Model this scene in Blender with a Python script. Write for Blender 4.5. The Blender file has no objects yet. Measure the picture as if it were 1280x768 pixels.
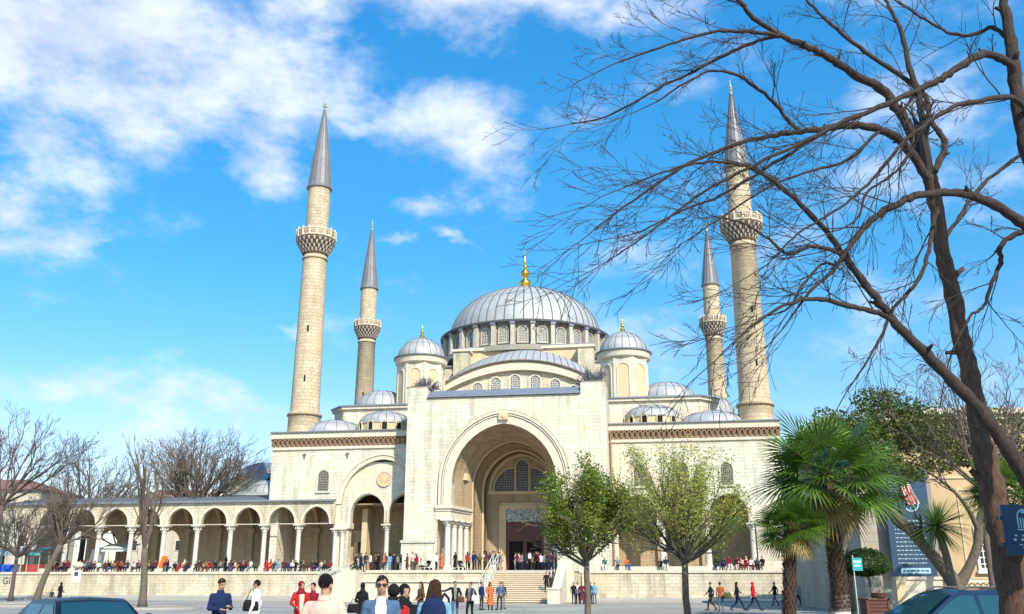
import bpy, bmesh, math, random
from mathutils import Matrix, Vector, Quaternion
import numpy as np
R = math.radians
C = bpy.context.scene.collection
sc = bpy.context.scene

# ------------------------------------------------------------------ camera frame and place frame
F = 1141.0; TH = R(16.8); EYE = 1.7; PHI = R(9)
OX, OY = -1.0, 95.0
cT, sT = math.cos(TH), math.sin(TH)
AX = (math.cos(PHI), -math.sin(PHI)); AY = (math.sin(PHI), math.cos(PHI))
def at(px, py, Y):
    a = (px-640)/F; b = (384-py)/F
    d = (a, cT-b*sT, sT+b*cT); t = Y/d[1]
    return Vector((d[0]*t, Y, EYE+d[2]*t))
def gx(px, D, z=1.2):
    return (px-640)/F*(D*cT+(z-EYE)*sT)
def L2W(x, y, z=0.0):
    return Vector((OX+x*AX[0]+y*AY[0], OY+x*AX[1]+y*AY[1], z))
def lpx(px, ly, z=3.5):
    # world point on the plane local y = ly that projects at column px
    a = (px-640)/F; lo, hi = -90.0, 90.0
    for _ in range(40):
        m = (lo+hi)/2; w = L2W(m, ly, z)
        if w.x/(w.y*cT+(z-EYE)*sT) < a: lo = m
        else: hi = m
    return m

# ------------------------------------------------------------------ materials
def newmat(name):
    m = bpy.data.materials.new(name); m.use_nodes = True
    nt = m.node_tree; b = nt.nodes['Principled BSDF']
    return m, nt, b
def N(nt, t, **kw):
    n = nt.nodes.new(t)
    for k, v in kw.items():
        if k in n.inputs: n.inputs[k].default_value = v
        else: setattr(n, k, v)
    return n
def mixc(nt, fac, a, b, mode='MIX'):
    n = nt.nodes.new('ShaderNodeMix'); n.data_type = 'RGBA'; n.blend_type = mode
    for i, v in ((0, fac), (6, a), (7, b)):
        if hasattr(v, 'is_output'): nt.links.new(v, n.inputs[i])
        else: n.inputs[i].default_value = v if i == 0 else (*v, 1) if len(v) == 3 else v
    return n.outputs[2]
def mth(nt, op, a, b=0.0, c=0.0):
    n = nt.nodes.new('ShaderNodeMath'); n.operation = op
    for i, v in enumerate((a, b, c)):
        if hasattr(v, 'is_output'): nt.links.new(v, n.inputs[i])
        else: n.inputs[i].default_value = v
    return n.outputs[0]
def ramp(nt, src, stops):
    n = nt.nodes.new('ShaderNodeValToRGB'); e = n.color_ramp.elements
    while len(e) < len(stops): e.new(0.5)
    for i, (p, c) in enumerate(stops):
        e[i].position = p; e[i].color = (*c, 1) if len(c) == 3 else c
    nt.links.new(src, n.inputs[0]); return n.outputs[0]
def objco(nt):
    return nt.nodes.new('ShaderNodeTexCoord').outputs['Object']
def noise(nt, co, scale, detail=4, rough=.55):
    n = N(nt, 'ShaderNodeTexNoise', Scale=scale, Detail=detail, Roughness=rough)
    if co is not None: nt.links.new(co, n.inputs['Vector'])
    return n.outputs['Fac']
def bump(nt, b, h, strength=.4, dist=.03):
    n = N(nt, 'ShaderNodeBump', Strength=strength, Distance=dist)
    nt.links.new(h, n.inputs['Height']); nt.links.new(n.outputs[0], b.inputs['Normal'])
def simple(name, col, rough=.8, metal=0.0, var=.12, scale=6, bs=0.0, spec=None):
    m, nt, b = newmat(name); co = objco(nt)
    f = noise(nt, co, scale)
    c = mixc(nt, f, tuple(x*(1-var) for x in col), tuple(min(1, x*(1+var)) for x in col))
    nt.links.new(c, b.inputs['Base Color']); b.inputs['Roughness'].default_value = rough
    b.inputs['Metallic'].default_value = metal
    if spec is not None: b.inputs['Specular IOR Level'].default_value = spec
    if bs: bump(nt, b, noise(nt, co, scale*3), bs)
    return m
def masonry(name, c1, c2, mortar, bw=.9, bh=.38, polar=0.0, msize=.012, stain=.35, rough=.9):
    m, nt, b = newmat(name); co = objco(nt)
    sp = nt.nodes.new('ShaderNodeSeparateXYZ'); nt.links.new(co, sp.inputs[0])
    if polar:
        u = mth(nt, 'MULTIPLY', mth(nt, 'ARCTAN2', sp.outputs[1], sp.outputs[0]), polar)
    else:
        u = mth(nt, 'ADD', sp.outputs[0], sp.outputs[1])
    cb = nt.nodes.new('ShaderNodeCombineXYZ'); nt.links.new(u, cb.inputs[0]); nt.links.new(sp.outputs[2], cb.inputs[1])
    br = nt.nodes.new('ShaderNodeTexBrick'); nt.links.new(cb.outputs[0], br.inputs['Vector'])
    br.inputs['Scale'].default_value = 1; br.inputs['Mortar Size'].default_value = msize
    br.inputs['Mortar Smooth'].default_value = .3; br.inputs['Brick Width'].default_value = bw; br.inputs['Row Height'].default_value = bh
    br.inputs['Color1'].default_value = (*c1, 1); br.inputs['Color2'].default_value = (*c2, 1); br.inputs['Mortar'].default_value = (*mortar, 1)
    # weathering: rain streaks (stretched in z), blotches, fine grain
    mp = nt.nodes.new('ShaderNodeMapping'); mp.inputs['Scale'].default_value = (1.1, 1.1, .16); nt.links.new(co, mp.inputs[0])
    st = noise(nt, mp.outputs[0], 1.0, 6, .65)
    blot = noise(nt, co, .30, 6, .68)
    fine = noise(nt, co, 5.5, 5, .7)
    c = mixc(nt, ramp(nt, st, [(.47, (0, 0, 0)), (.64, (stain,)*3)]), br.outputs['Color'], tuple(x*.42 for x in (c1[0], c1[1]*.98, c1[2]*.92)))
    c = mixc(nt, ramp(nt, blot, [(.47, (0, 0, 0)), (.62, (.55,)*3)]), c, (c2[0]*.93, c2[1]*.84, c2[2]*.70))
    c = mixc(nt, ramp(nt, fine, [(.5, (0, 0, 0)), (.78, (.5,)*3)]), c, tuple(x*.60 for x in c1))
    nt.links.new(c, b.inputs['Base Color']); b.inputs['Roughness'].default_value = rough
    h = mth(nt, 'ADD', mth(nt, 'MULTIPLY', br.outputs['Fac'], -.7), mth(nt, 'MULTIPLY', fine, .8))
    bump(nt, b, h, .55, .03)
    return m
def lead_mat(name, col=(.40, .43, .47)):
    m, nt, b = newmat(name); co = objco(nt)
    sp = nt.nodes.new('ShaderNodeSeparateXYZ'); nt.links.new(co, sp.inputs[0])
    a = noise(nt, co, .9, 6, .65); f = noise(nt, co, 7, 4, .6)
    c = mixc(nt, a, tuple(x*.66 for x in col), tuple(min(1, x*1.35) for x in col))
    c = mixc(nt, ramp(nt, f, [(.52, (0, 0, 0)), (.75, (.6,)*3)]), c, (col[0]*.62, col[1]*.6, col[2]*.58))
    nt.links.new(c, b.inputs['Base Color']); b.inputs['Roughness'].default_value = .55; b.inputs['Metallic'].default_value = .15
    bump(nt, b, a, .3, .05); return m
def lattice_mat(name, stone=(.42, .36, .28), dark=(.015, .018, .025), scale=5.5, w=.085):
    m, nt, b = newmat(name); co = objco(nt)
    sp = nt.nodes.new('ShaderNodeSeparateXYZ'); nt.links.new(co, sp.inputs[0])
    cb = nt.nodes.new('ShaderNodeCombineXYZ')
    nt.links.new(mth(nt, 'ADD', sp.outputs[0], sp.outputs[1]), cb.inputs[0]); nt.links.new(sp.outputs[2], cb.inputs[1])
    v = nt.nodes.new('ShaderNodeTexVoronoi'); v.feature = 'DISTANCE_TO_EDGE'; v.inputs['Scale'].default_value = scale; v.inputs['Randomness'].default_value = .35
    nt.links.new(cb.outputs[0], v.inputs['Vector'])
    k = ramp(nt, v.outputs['Distance'], [(w, (1, 1, 1)), (w+.05, (0, 0, 0))])
    nt.links.new(mixc(nt, k, dark, stone), b.inputs['Base Color'])
    b.inputs['Roughness'].default_value = .35; bump(nt, b, k, .8, .04); return m

M = {}
M['stone'] = masonry('cream_ashlar', (.60, .535, .425), (.71, .645, .53), (.45, .39, .30), stain=.5, msize=.016)
M['drumstone'] = simple('grey_drum_stone', (.30,.27,.225), .9, var=.3, scale=2, bs=.3); M['drumtrim'] = simple('weathered_grey_trim', (.46,.42,.355), .88, var=.25, scale=2, bs=.25)
M['rough'] = masonry('weathered_ashlar', (.53, .455, .335), (.64, .565, .43), (.38, .31, .22), .7, .32, stain=.65, msize=.018)
M['minstone'] = masonry('minaret_stone', (.50, .40, .265), (.64, .52, .36), (.28, .21, .14), .75, .42, polar=1.7, msize=.022, stain=.3)
M['inner'] = masonry('shade_darkened_stone', (.40, .29, .18), (.46, .34, .22), (.25, .18, .11), .8, .35, stain=.5)  # portico stone darkened in its colour for the shade of the recesses
M['plain'] = simple('dressed_stone', (.60, .52, .41), .85, var=.22, scale=2.5, bs=.25)
M['ochre'] = simple('warm_stone', (.58, .45, .28), .88, var=.16, scale=1.6, bs=.15)
M['marble'] = simple('column_marble', (.60, .55, .47), .5, var=.2, scale=3)
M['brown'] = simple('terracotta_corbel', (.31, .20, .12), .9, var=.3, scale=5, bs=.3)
M['corbeldark'] = simple('corbel_gap_shade', (.13,.08,.05), .9, var=.3); M['shadowgap'] = simple('shade_line_trim', (.20, .15, .10), .9)  # dark tones painted as shade between corbels and in moulding grooves
M['lead'] = lead_mat('sheet_lead', (.40,.40,.405))
M['leaddark'] = lead_mat('dark_sheet_lead', (.20, .22, .26))
M['leadspire'] = lead_mat('spire_lead', (.20, .19, .195))
M['seam'] = simple('lead_seam', (.13, .14, .15), .6)
M['gold'] = simple('gilt', (.80, .50, .10), .3, 1.0, .1, 4)
M['paleg'] = simple('pale_bronze', (.55, .52, .36), .4, .6)
M['lattice'] = lattice_mat('window_lattice')
M['lattice2'] = lattice_mat('lunette_lattice', (.42, .38, .33), (.01, .012, .016), 3.6, .05)
M['lattice3'] = lattice_mat('drum_lattice', (.62, .58, .50), (.05, .06, .07), 4.5, .11)
M['door'] = simple('dark_red_timber', (.13, .035, .022), .5, var=.3, scale=3)
M['black'] = simple('unlit_interior', (.006, .006, .006), .9)
M['iron'] = simple('dark_iron', (.05, .05, .05), .6)
M['rail'] = simple('pale_tie_bar', (.55, .50, .42), .6)

def inscription_mat():
    m, nt, b = newmat('carved_panel'); co = objco(nt)
    v = nt.nodes.new('ShaderNodeTexVoronoi'); v.feature = 'DISTANCE_TO_EDGE'; v.inputs['Scale'].default_value = 3.2
    nt.links.new(co, v.inputs['Vector'])
    k = ramp(nt, v.outputs['Distance'], [(.07, (.50, .50, .42)), (.15, (.10, .16, .15))])
    nt.links.new(k, b.inputs['Base Color']); return m
M['inscr'] = inscription_mat()

def ground_mat(name, c1, c2, tile=0.0, crack=True, rough=.9):
    m, nt, b = newmat(name); co = objco(nt)
    a = noise(nt, co, .12, 6, .6); f = noise(nt, co, 2.2, 6, .7); g = noise(nt, co, 28, 3, .6)
    c = mixc(nt, ramp(nt, a, [(.35, (0, 0, 0)), (.68, (1, 1, 1))]), c1, c2)
    c = mixc(nt, ramp(nt, f, [(.52, (0, 0, 0)), (.75, (.55,)*3)]), c, tuple(x*.62 for x in c1))
    c = mixc(nt, ramp(nt, g, [(.5, (0, 0, 0)), (.8, (.5,)*3)]), c, tuple(x*.8 for x in c2))
    if tile:
        br = nt.nodes.new('ShaderNodeTexBrick'); nt.links.new(co, br.inputs['Vector'])
        br.inputs['Scale'].default_value = 1; br.inputs['Mortar Size'].default_value = .02
        br.inputs['Brick Width'].default_value = tile*1.6; br.inputs['Row Height'].default_value = tile
        br.inputs['Color1'].default_value = (1, 1, 1, 1); br.inputs['Color2'].default_value = (.86, .85, .84, 1); br.inputs['Mortar'].default_value = (.5, .48, .45, 1)
        c = mixc(nt, 1.0, c, br.outputs['Color'], 'MULTIPLY')
    nt.links.new(c, b.inputs['Base Color']); b.inputs['Roughness'].default_value = rough
    bump(nt, b, f, .25, .02); return m
M['plaza'] = ground_mat('plaza_paving', (.25, .235, .21), (.42, .395, .35), .9)
M['road'] = ground_mat('worn_asphalt', (.23, .23, .235), (.30, .30, .30))
M['walk'] = ground_mat('pavement_slabs', (.40, .375, .34), (.47, .45, .41), .6)
M['earth'] = ground_mat('bare_earth', (.20, .15, .10), (.28, .22, .15))
M['kerb'] = simple('kerb_stone', (.36, .33, .29), .85, var=.2, bs=.2)
M['farground'] = ground_mat('dry_ground', (.22, .21, .17), (.28, .26, .21))

def bark(name, c, sc_=9):
    m, nt, b = newmat(name); co = objco(nt)
    mp = nt.nodes.new('ShaderNodeMapping'); mp.inputs['Scale'].default_value = (3, 3, .8); nt.links.new(co, mp.inputs[0])
    f = noise(nt, mp.outputs[0], sc_, 7, .7); a = noise(nt, co, 1.2, 4)
    col = ramp(nt, f, [(.32, tuple(x*.40 for x in c)), (.55, c), (.75, tuple(min(1, x*1.7) for x in c))])
    col = mixc(nt, ramp(nt, a, [(.5, (0, 0, 0)), (.7, (.5,)*3)]), col, (c[0]*.75, c[1]*.9, c[2]*.7))
    nt.links.new(col, b.inputs['Base Color']); b.inputs['Roughness'].default_value = .95
    bump(nt, b, f, .9, .04); return m
M['bark'] = bark('brown_bark', (.12, .064, .040))
M['limbbark'] = bark('backlit_dark_bark', (.058, .036, .027))  # limb bark darkened in its colour to look backlit
M['twig'] = simple('dark_twig', (.026, .018, .014), .9)
M['greybark'] = bark('grey_bark', (.16, .125, .09))
M['fartwig'] = simple('grey_brown_twig', (.135, .100, .076), .95)
M['fartwig2'] = simple('purple_brown_twig', (.105, .078, .066), .95)
M['palmbark'] = bark('palm_fibre', (.11, .060, .036), 14)
M['palewash'] = simple('whitewashed_trunk', (.50, .46, .40), .9, var=.2, scale=10, bs=.4)
def leafmat(name, c, c2, trans=.3):
    m, nt, b = newmat(name); co = objco(nt)
    g = nt.nodes.new('ShaderNodeNewGeometry')
    f = noise(nt, co, 1.6, 3)
    col = mixc(nt, g.outputs['Random Per Island'], c, c2)
    col = mixc(nt, ramp(nt, f, [(.4, (0, 0, 0)), (.7, (.6,)*3)]), col, tuple(x*.55 for x in c))
    nt.links.new(col, b.inputs['Base Color']); b.inputs['Roughness'].default_value = .5
    tr = nt.nodes.new('ShaderNodeBsdfTranslucent'); nt.links.new(col, tr.inputs[0])
    mx = nt.nodes.new('ShaderNodeMixShader'); mx.inputs[0].default_value = trans
    nt.links.new(b.outputs[0], mx.inputs[1]); nt.links.new(tr.outputs[0], mx.inputs[2])
    nt.links.new(mx.outputs[0], nt.nodes['Material Output'].inputs[0]); return m
M['leaf_a'] = leafmat('mid_green_leaf', (.10, .165, .016), (.32, .37, .05), .42)
M['leaf_b'] = leafmat('young_yellow_leaf', (.38, .40, .06), (.58, .57, .14), .5)
M['leaf_c'] = leafmat('dark_leaf', (.065, .10, .012), (.20, .24, .04))
M['leaf_d'] = leafmat('topiary_leaf', (.022, .06, .010), (.05, .11, .018))
M['palm_leaf'] = leafmat('fan_palm_leaf', (.06, .14, .012), (.16, .26, .03), .35)
M['palm_dry'] = leafmat('dry_palm_leaf', (.30, .22, .07), (.42, .33, .12), .3)
M['yucca'] = leafmat('spiky_leaf', (.10, .17, .03), (.24, .32, .08), .3)

# ------------------------------------------------------------------ mesh builder
class MB:
    def __init__(s, T=None):
        s.v = []; s.f = []; s.m = []; s.T = T; s.k = 0
    def add(s, vs, fs, mi=None):
        o = len(s.v); mi = s.k if mi is None else mi
        if s.T is not None: vs = [tuple(s.T @ Vector(v)) for v in vs]
        s.v.extend([tuple(v) for v in vs])
        for f in fs: s.f.append([i+o for i in f]); s.m.append(mi)
    def box(s, x0, x1, y0, y1, z0, z1, mi=None):
        s.add([(x0,y0,z0),(x1,y0,z0),(x1,y1,z0),(x0,y1,z0),(x0,y0,z1),(x1,y0,z1),(x1,y1,z1),(x0,y1,z1)],
              [(0,3,2,1),(4,5,6,7),(0,1,5,4),(1,2,6,5),(2,3,7,6),(3,0,4,7)], mi)
    def hexa(s, b, t, mi=None):
        s.add(list(b)+list(t), [(0,3,2,1),(4,5,6,7),(0,1,5,4),(1,2,6,5),(2,3,7,6),(3,0,4,7)], mi)
    def lathe(s, prof, n=24, c=(0,0,0), a0=0.0, mi=None, cap=True, span=2*math.pi, sx=1.0, sy=1.0):
        full = abs(span-2*math.pi) < 1e-6; m = n if full else n+1
        vs = []
        for r, z in prof:
            for i in range(m):
                a = a0+span*i/n
                vs.append((c[0]+r*math.cos(a)*sx, c[1]+r*math.sin(a)*sy, c[2]+z))
        fs = []
        for j in range(len(prof)-1):
            for i in range(n):
                k = (i+1) % m if full else i+1
                fs.append((j*m+i, j*m+k, (j+1)*m+k, (j+1)*m+i))
        if cap and full:
            if prof[0][0] > 1e-4: fs.append(tuple(range(m-1, -1, -1)))
            if prof[-1][0] > 1e-4: fs.append(tuple((len(prof)-1)*m+i for i in range(m)))
        s.add(vs, fs, mi)
    def tube(s, pts, rad, n=6, mi=None, cap=True, flat=1.0):
        pts = [Vector(p) for p in pts]
        if len(pts) < 2: return
        t = (pts[1]-pts[0]).normalized()
        ref = Vector((0,0,1)) if abs(t.z) < .9 else Vector((1,0,0))
        u = t.cross(ref).normalized(); vs = []
        for i, p in enumerate(pts):
            t = ((pts[min(i+1,len(pts)-1)]-pts[max(i-1,0)]))
            if t.length < 1e-9: t = Vector((0,0,1))
            t.normalize(); u = (u-t*u.dot(t))
            if u.length < 1e-6: u = t.orthogonal()
            u.normalize(); w = t.cross(u)
            r = rad[i] if hasattr(rad, '__len__') else rad
            for k in range(n):
                a = 2*math.pi*k/n
                vs.append(p+u*(math.cos(a)*r)+w*(math.sin(a)*r*flat))
        fs = []
        for j in range(len(pts)-1):
            for k in range(n):
                fs.append((j*n+k, j*n+(k+1)%n, (j+1)*n+(k+1)%n, (j+1)*n+k))
        if cap: fs.append(tuple(range(n-1,-1,-1))); fs.append(tuple((len(pts)-1)*n+i for i in range(n)))
        s.add(vs, fs, mi)
    def loft(s, rings, mi=None, cap=True):
        n = len(rings[0]); vs = [v for r in rings for v in r]; fs = []
        for j in range(len(rings)-1):
            for k in range(n):
                fs.append((j*n+k, j*n+(k+1)%n, (j+1)*n+(k+1)%n, (j+1)*n+k))
        if cap: fs.append(tuple(range(n-1,-1,-1))); fs.append(tuple((len(rings)-1)*n+i for i in range(n)))
        s.add(vs, fs, mi)
    def extr(s, poly, y0, y1, mi=None):
        # polygon in xz extruded along y (convex or simple polygon)
        n = len(poly); vs = [(x,y0,z) for x,z in poly]+[(x,y1,z) for x,z in poly]
        s.add(vs, [tuple(range(n)), tuple(range(2*n-1,n-1,-1))]+[(i,n+i,n+(i+1)%n,(i+1)%n) for i in range(n)], mi)
    def ellipsoid(s, c, r, n=16, m=10, mi=None):
        prof = [(math.sin(math.pi*j/m), -math.cos(math.pi*j/m)) for j in range(m+1)]
        vs = []; 
        for pr, pz in prof:
            for i in range(n):
                a = 2*math.pi*i/n; vs.append((c[0]+r[0]*pr*math.cos(a), c[1]+r[1]*pr*math.sin(a), c[2]+r[2]*pz))
        fs = [(j*n+i, j*n+(i+1)%n, (j+1)*n+(i+1)%n, (j+1)*n+i) for j in range(m) for i in range(n)]
        s.add(vs, fs, mi)
    def build(s, name, mats, parent=None, smooth=False, fix=True, merge=False, auto=None):
        me = bpy.data.meshes.new(name); me.from_pydata(s.v, [], s.f)
        if not isinstance(mats, (list, tuple)): mats = [mats]
        for m in mats: me.materials.append(m)
        me.polygons.foreach_set('material_index', s.m)
        if fix or merge:
            bm = bmesh.new(); bm.from_mesh(me)
            if merge: bmesh.ops.remove_doubles(bm, verts=bm.verts, dist=.0005)
            bmesh.ops.recalc_face_normals(bm, faces=bm.faces)
            bm.to_mesh(me); bm.free()
        if smooth or auto: me.polygons.foreach_set('use_smooth', [True]*len(me.polygons))
        if auto: me.set_sharp_from_angle(angle=R(auto))
        me.update()
        o = bpy.data.objects.new(name, me); C.objects.link(o)
        if parent is not None: o.parent = parent
        return o

def tag(o, label=None, cat=None, group=None, kind=None):
    if label: o['label'] = label
    if cat: o['category'] = cat
    if group: o['group'] = group
    if kind: o['kind'] = kind
    return o
def empty(name, label, cat, loc=(0,0,0), rz=0.0, group=None):
    o = bpy.data.objects.new(name, None); C.objects.link(o); o.location = loc; o.rotation_euler = (0,0,rz)
    o.empty_display_size = .2
    return tag(o, label, cat, group)
def copy_tree(o, parent=None):
    c = o.copy(); C.objects.link(c); c.parent = parent
    for ch in list(o.children): copy_tree(ch, c)
    return c

def arch_pts(cx, hw, spring, e=.12, n=14, stilt=0.0):
    e *= hw; Rr = hw+e; pts = []
    amax = math.acos(e/Rr); h = n//2
    for i in range(h+1):
        a = math.pi-amax*i/h
        pts.append((cx+e+Rr*math.cos(a), spring+stilt+Rr*math.sin(a)))
    pts[-1] = (cx, pts[-1][1])
    out = pts+[(2*cx-x, z) for x, z in reversed(pts[:-1])]
    if stilt: out = [(cx-hw, spring)]+out+[(cx+hw, spring)]
    return out
def arch_wall(mb, x0, x1, y0, y1, z0, ztop, ops, mi=None, soffit=None):
    """wall between y0 (front) and y1 with arched openings: ops = (cx, hw, spring, zbottom, e, stilt)"""
    x = x0; ops = sorted(ops)
    for cx, hw, sp, zb, e, st in ops:
        if cx-hw > x+1e-4: mb.box(x, cx-hw, y0, y1, z0, ztop, mi)
        if zb > z0+1e-4: mb.box(cx-hw, cx+hw, y0, y1, z0, zb, mi)
        P = arch_pts(cx, hw, sp, e, 16, st); n = len(P)
        vs = [(a,y0,b) for a,b in P]+[(a,y0,ztop) for a,b in P]+[(a,y1,b) for a,b in P]+[(a,y1,ztop) for a,b in P]
        fr = []; so = []
        for i in range(n-1):
            if P[i+1][0]-P[i][0] > 1e-6 or P[i][0]-P[i+1][0] > 1e-6:
                fr += [(i,i+1,n+i+1,n+i), (2*n+i,3*n+i,3*n+i+1,2*n+i+1), (n+i,n+i+1,3*n+i+1,3*n+i)]
            if abs(P[i+1][0]-P[i][0]) > 1e-6: so.append((i,2*n+i,2*n+i+1,i+1))
        mb.add(vs, fr, mi); mb.add(vs, so, mi if soffit is None else soffit)
        x = cx+hw
    if x1 > x+1e-4: mb.box(x, x1, y0, y1, z0, ztop, mi)
def arch_band(mb, cx, hw, sp, w, y0, y1, zb=None, e=.12, st=0.0, mi=None, n=20):
    A = arch_pts(cx, hw, sp, e, n, st)
    e2 = e*hw/(hw+w)
    B = arch_pts(cx, hw+w, sp, e2, n, st)
    if zb is not None and zb < sp:
        A = [(cx-hw, zb)]+A+[(cx+hw, zb)]; B = [(cx-hw-w, zb)]+B+[(cx+hw+w, zb)]
    n = len(A)
    vs = [(x,y0,z) for x,z in A]+[(x,y0,z) for x,z in B]+[(x,y1,z) for x,z in A]+[(x,y1,z) for x,z in B]
    fs = []
    for i in range(n-1):
        fs += [(i,i+1,n+i+1,n+i), (i,2*n+i,2*n+i+1,i+1), (n+i,n+i+1,3*n+i+1,3*n+i), (2*n+i,3*n+i,3*n+i+1,2*n+i+1)]
    fs += [(0,n,3*n,2*n), (n-1,3*n-1,4*n-1,2*n-1)]
    mb.add(vs, fs, mi)
def arch_fill(mb, cx, hw, sp, y, zb, e=.12, mi=None, st=0.0):
    A = arch_pts(cx, hw, sp, e, 16, st)
    P = [(cx-hw, zb)]+A+[(cx+hw, zb)] if zb < sp else A
    n = len(P)
    mb.add([(x,y,z) for x,z in P]+[(cx,y,zb)], [(i,i+1,n) for i in range(n-1)], mi)
def column(mb, x, y, z0, z1, r, mi=0, ms=None, n=16, cap=.55):
    ms = mi if ms is None else ms
    mb.box(x-r*1.75, x+r*1.75, y-r*1.75, y+r*1.75, z0, z0+.22, mi)
    mb.lathe([(r*1.6,z0+.22),(r*1.6,z0+.32),(r*1.2,z0+.40),(r*1.35,z0+.46),(r,z0+.55),(r*.9,z1-cap-.12),(r*1.15,z1-cap-.1),(r*1.15,z1-cap),
              (r*1.0,z1-cap+.02),(r*1.5,z1-.2),(r*1.75,z1-.14)], n, (x,y,0), mi=ms)
    for k in range(8):
        a = k*math.pi/4; rr = r*1.45
        mb.box(x+rr*math.cos(a)-r*.2, x+rr*math.cos(a)+r*.2, y+rr*math.sin(a)-r*.2, y+rr*math.sin(a)+r*.2, z1-cap*.75, z1-.2, mi)
    mb.box(x-r*1.95, x+r*1.95, y-r*1.95, y+r*1.95, z1-.14, z1, mi)

# ================================================================== THE MOSQUE (local frame: x right, y into the building)
TZ = 2.8      # terrace level
rng = random.Random(7)
mosque = empty('mosque', 'large cream stone mosque with grey lead domes and a deep arched portal', 'mosque', L2W(0,0,0), -PHI)

# ---- portal block
pb = MB()
SP, HW = 11.6, 5.45; SP2 = 9.3
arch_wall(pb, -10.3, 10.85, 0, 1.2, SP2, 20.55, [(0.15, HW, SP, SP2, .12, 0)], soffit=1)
pb.box(-10.3, -6.75, 0, 5.4, 0, SP2); pb.box(6.95, 10.85, 0, 5.4, 0, SP2)
# vault beyond the front wall, stepping in
def vault(mb, cx, hw, sp, y0, y1, zb, e=.12, mi=1, jamb=True, hw2=None, cx2=None):
    P = arch_pts(cx, hw, sp, e, 22); Q = arch_pts(cx if cx2 is None else cx2, hw2 or hw, sp, e, 22)
    if jamb: P = [(P[0][0], zb)]+P+[(P[-1][0], zb)]; Q = [(Q[0][0], zb)]+Q+[(Q[-1][0], zb)]
    n = len(P)
    mb.add([(x,y0,z) for x,z in P]+[(x,y1,z) for x,z in Q], [(i,n+i,n+i+1,i+1) for i in range(n-1)], mi)
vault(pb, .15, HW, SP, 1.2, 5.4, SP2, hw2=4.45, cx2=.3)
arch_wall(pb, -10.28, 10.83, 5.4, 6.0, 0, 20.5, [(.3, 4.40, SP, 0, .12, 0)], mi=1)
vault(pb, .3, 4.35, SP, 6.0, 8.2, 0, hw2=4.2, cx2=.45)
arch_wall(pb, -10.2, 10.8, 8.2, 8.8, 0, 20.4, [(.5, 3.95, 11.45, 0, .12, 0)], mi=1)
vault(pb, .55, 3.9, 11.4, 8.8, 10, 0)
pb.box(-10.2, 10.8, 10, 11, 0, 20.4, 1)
# pylons rising above the middle, side walls and roof
pb.box(-10.3, -8.15, 0.004, 4.0, 20.55, 21.75); pb.box(8.25, 10.85, 0.004, 4.0, 20.55, 21.75)
pb.box(-10.3, -9.9, 1.2, 11, 0, 20.4); pb.box(10.45, 10.85, 1.2, 11, 0, 20.4)
# battered plinth either side of the arch
for x0, x1 in ((-10.6, -6.95), (7.1, 11.1)):
    pb.hexa([(x0,-.45,0),(x1,-.45,0),(x1,-.003,0),(x0,-.003,0)], [(x0+.15,-.12,5.6),(x1-.1,-.12,5.6),(x1-.1,-.003,5.6),(x0+.15,-.003,5.6)])
    pb.box(x0+.05, x1, -.28, -.004, 5.6, 5.85)
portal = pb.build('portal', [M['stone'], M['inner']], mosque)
b = MB(); b.extr([(-8.1,20.6),(8.2,20.6),(8.2,20.75),(-8.1,20.75)], -.25, 4.4)
b.add([(-8.1,-.25,20.75),(8.2,-.25,20.75),(8.2,1.6,21.65),(-8.1,1.6,21.65),(8.2,4.4,21.65),(-8.1,4.4,21.65)], [(0,1,2,3),(3,2,4,5)])
for i in range(34):
    x = -8.0+i*.49; b.tube([(x,-.27,20.77),(x,1.6,21.67)], .03, 4)
b.add([(-8.1,-.25,20.75),(-8.1,1.6,21.65),(-8.1,4.4,21.65),(-8.1,4.4,20.75)], [(0,1,2,3)])
b.add([(8.2,-.25,20.75),(8.2,1.6,21.65),(8.2,4.4,21.65),(8.2,4.4,20.75)], [(0,1,2,3)])
b.build('portal_roof', M['leaddark'], portal)
b = MB(); arch_band(b, .15, HW, SP, .85, -.10, .0, SP2, .12); arch_band(b, .15, HW+.9, SP, .12, -.22, 0, SP2, .10)
arch_band(b, .15, HW+1.1, SP, .26, -.3, 0, SP2, .10)
b.build('archivolt', M['plain'], portal)
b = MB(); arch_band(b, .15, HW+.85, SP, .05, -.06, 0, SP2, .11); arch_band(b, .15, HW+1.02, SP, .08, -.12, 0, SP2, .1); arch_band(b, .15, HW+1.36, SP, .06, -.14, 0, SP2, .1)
b.build('shade_groove', M['shadowgap'], portal)  # dark strips painting shade between the archivolt mouldings
b = MB(); b.box(-.35,.65,-.42,-.1,18.0,18.75); b.ellipsoid((.15,-.42,18.38),(.33,.1,.28)); b.build('keystone', M['ochre'], portal)
for sgn, xe in ((-1, -6.75), (1, 6.95)):
    xi = xe-sgn*1.5; xb = xe-sgn*2.55
    def slab(mb, o_, z0, z1):
        P_ = [(xe+sgn*.22,-.16-o_), (xi-sgn*o_,-.16-o_), (xb-sgn*o_,5.3), (xe+sgn*.22,5.3)]
        mb.hexa([(x,y,z0) for x,y in P_], [(x,y,z1) for x,y in P_])
    b = MB(); slab(b, 0, 8.75, 9.0); slab(b, .14, 9.0, 9.32); slab(b, -.1, 7.9, 8.75); b.build('entablature', M['plain'], portal)
    for k, yy in enumerate((.2, 1.6, 3.0, 4.4)):
        b = MB(); column(b, xe-sgn*(1.02+.255*yy*.95)+sgn*.0, yy, 2.8, 7.9, .33); b.build('column', M['marble'], portal, auto=40)
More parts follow.
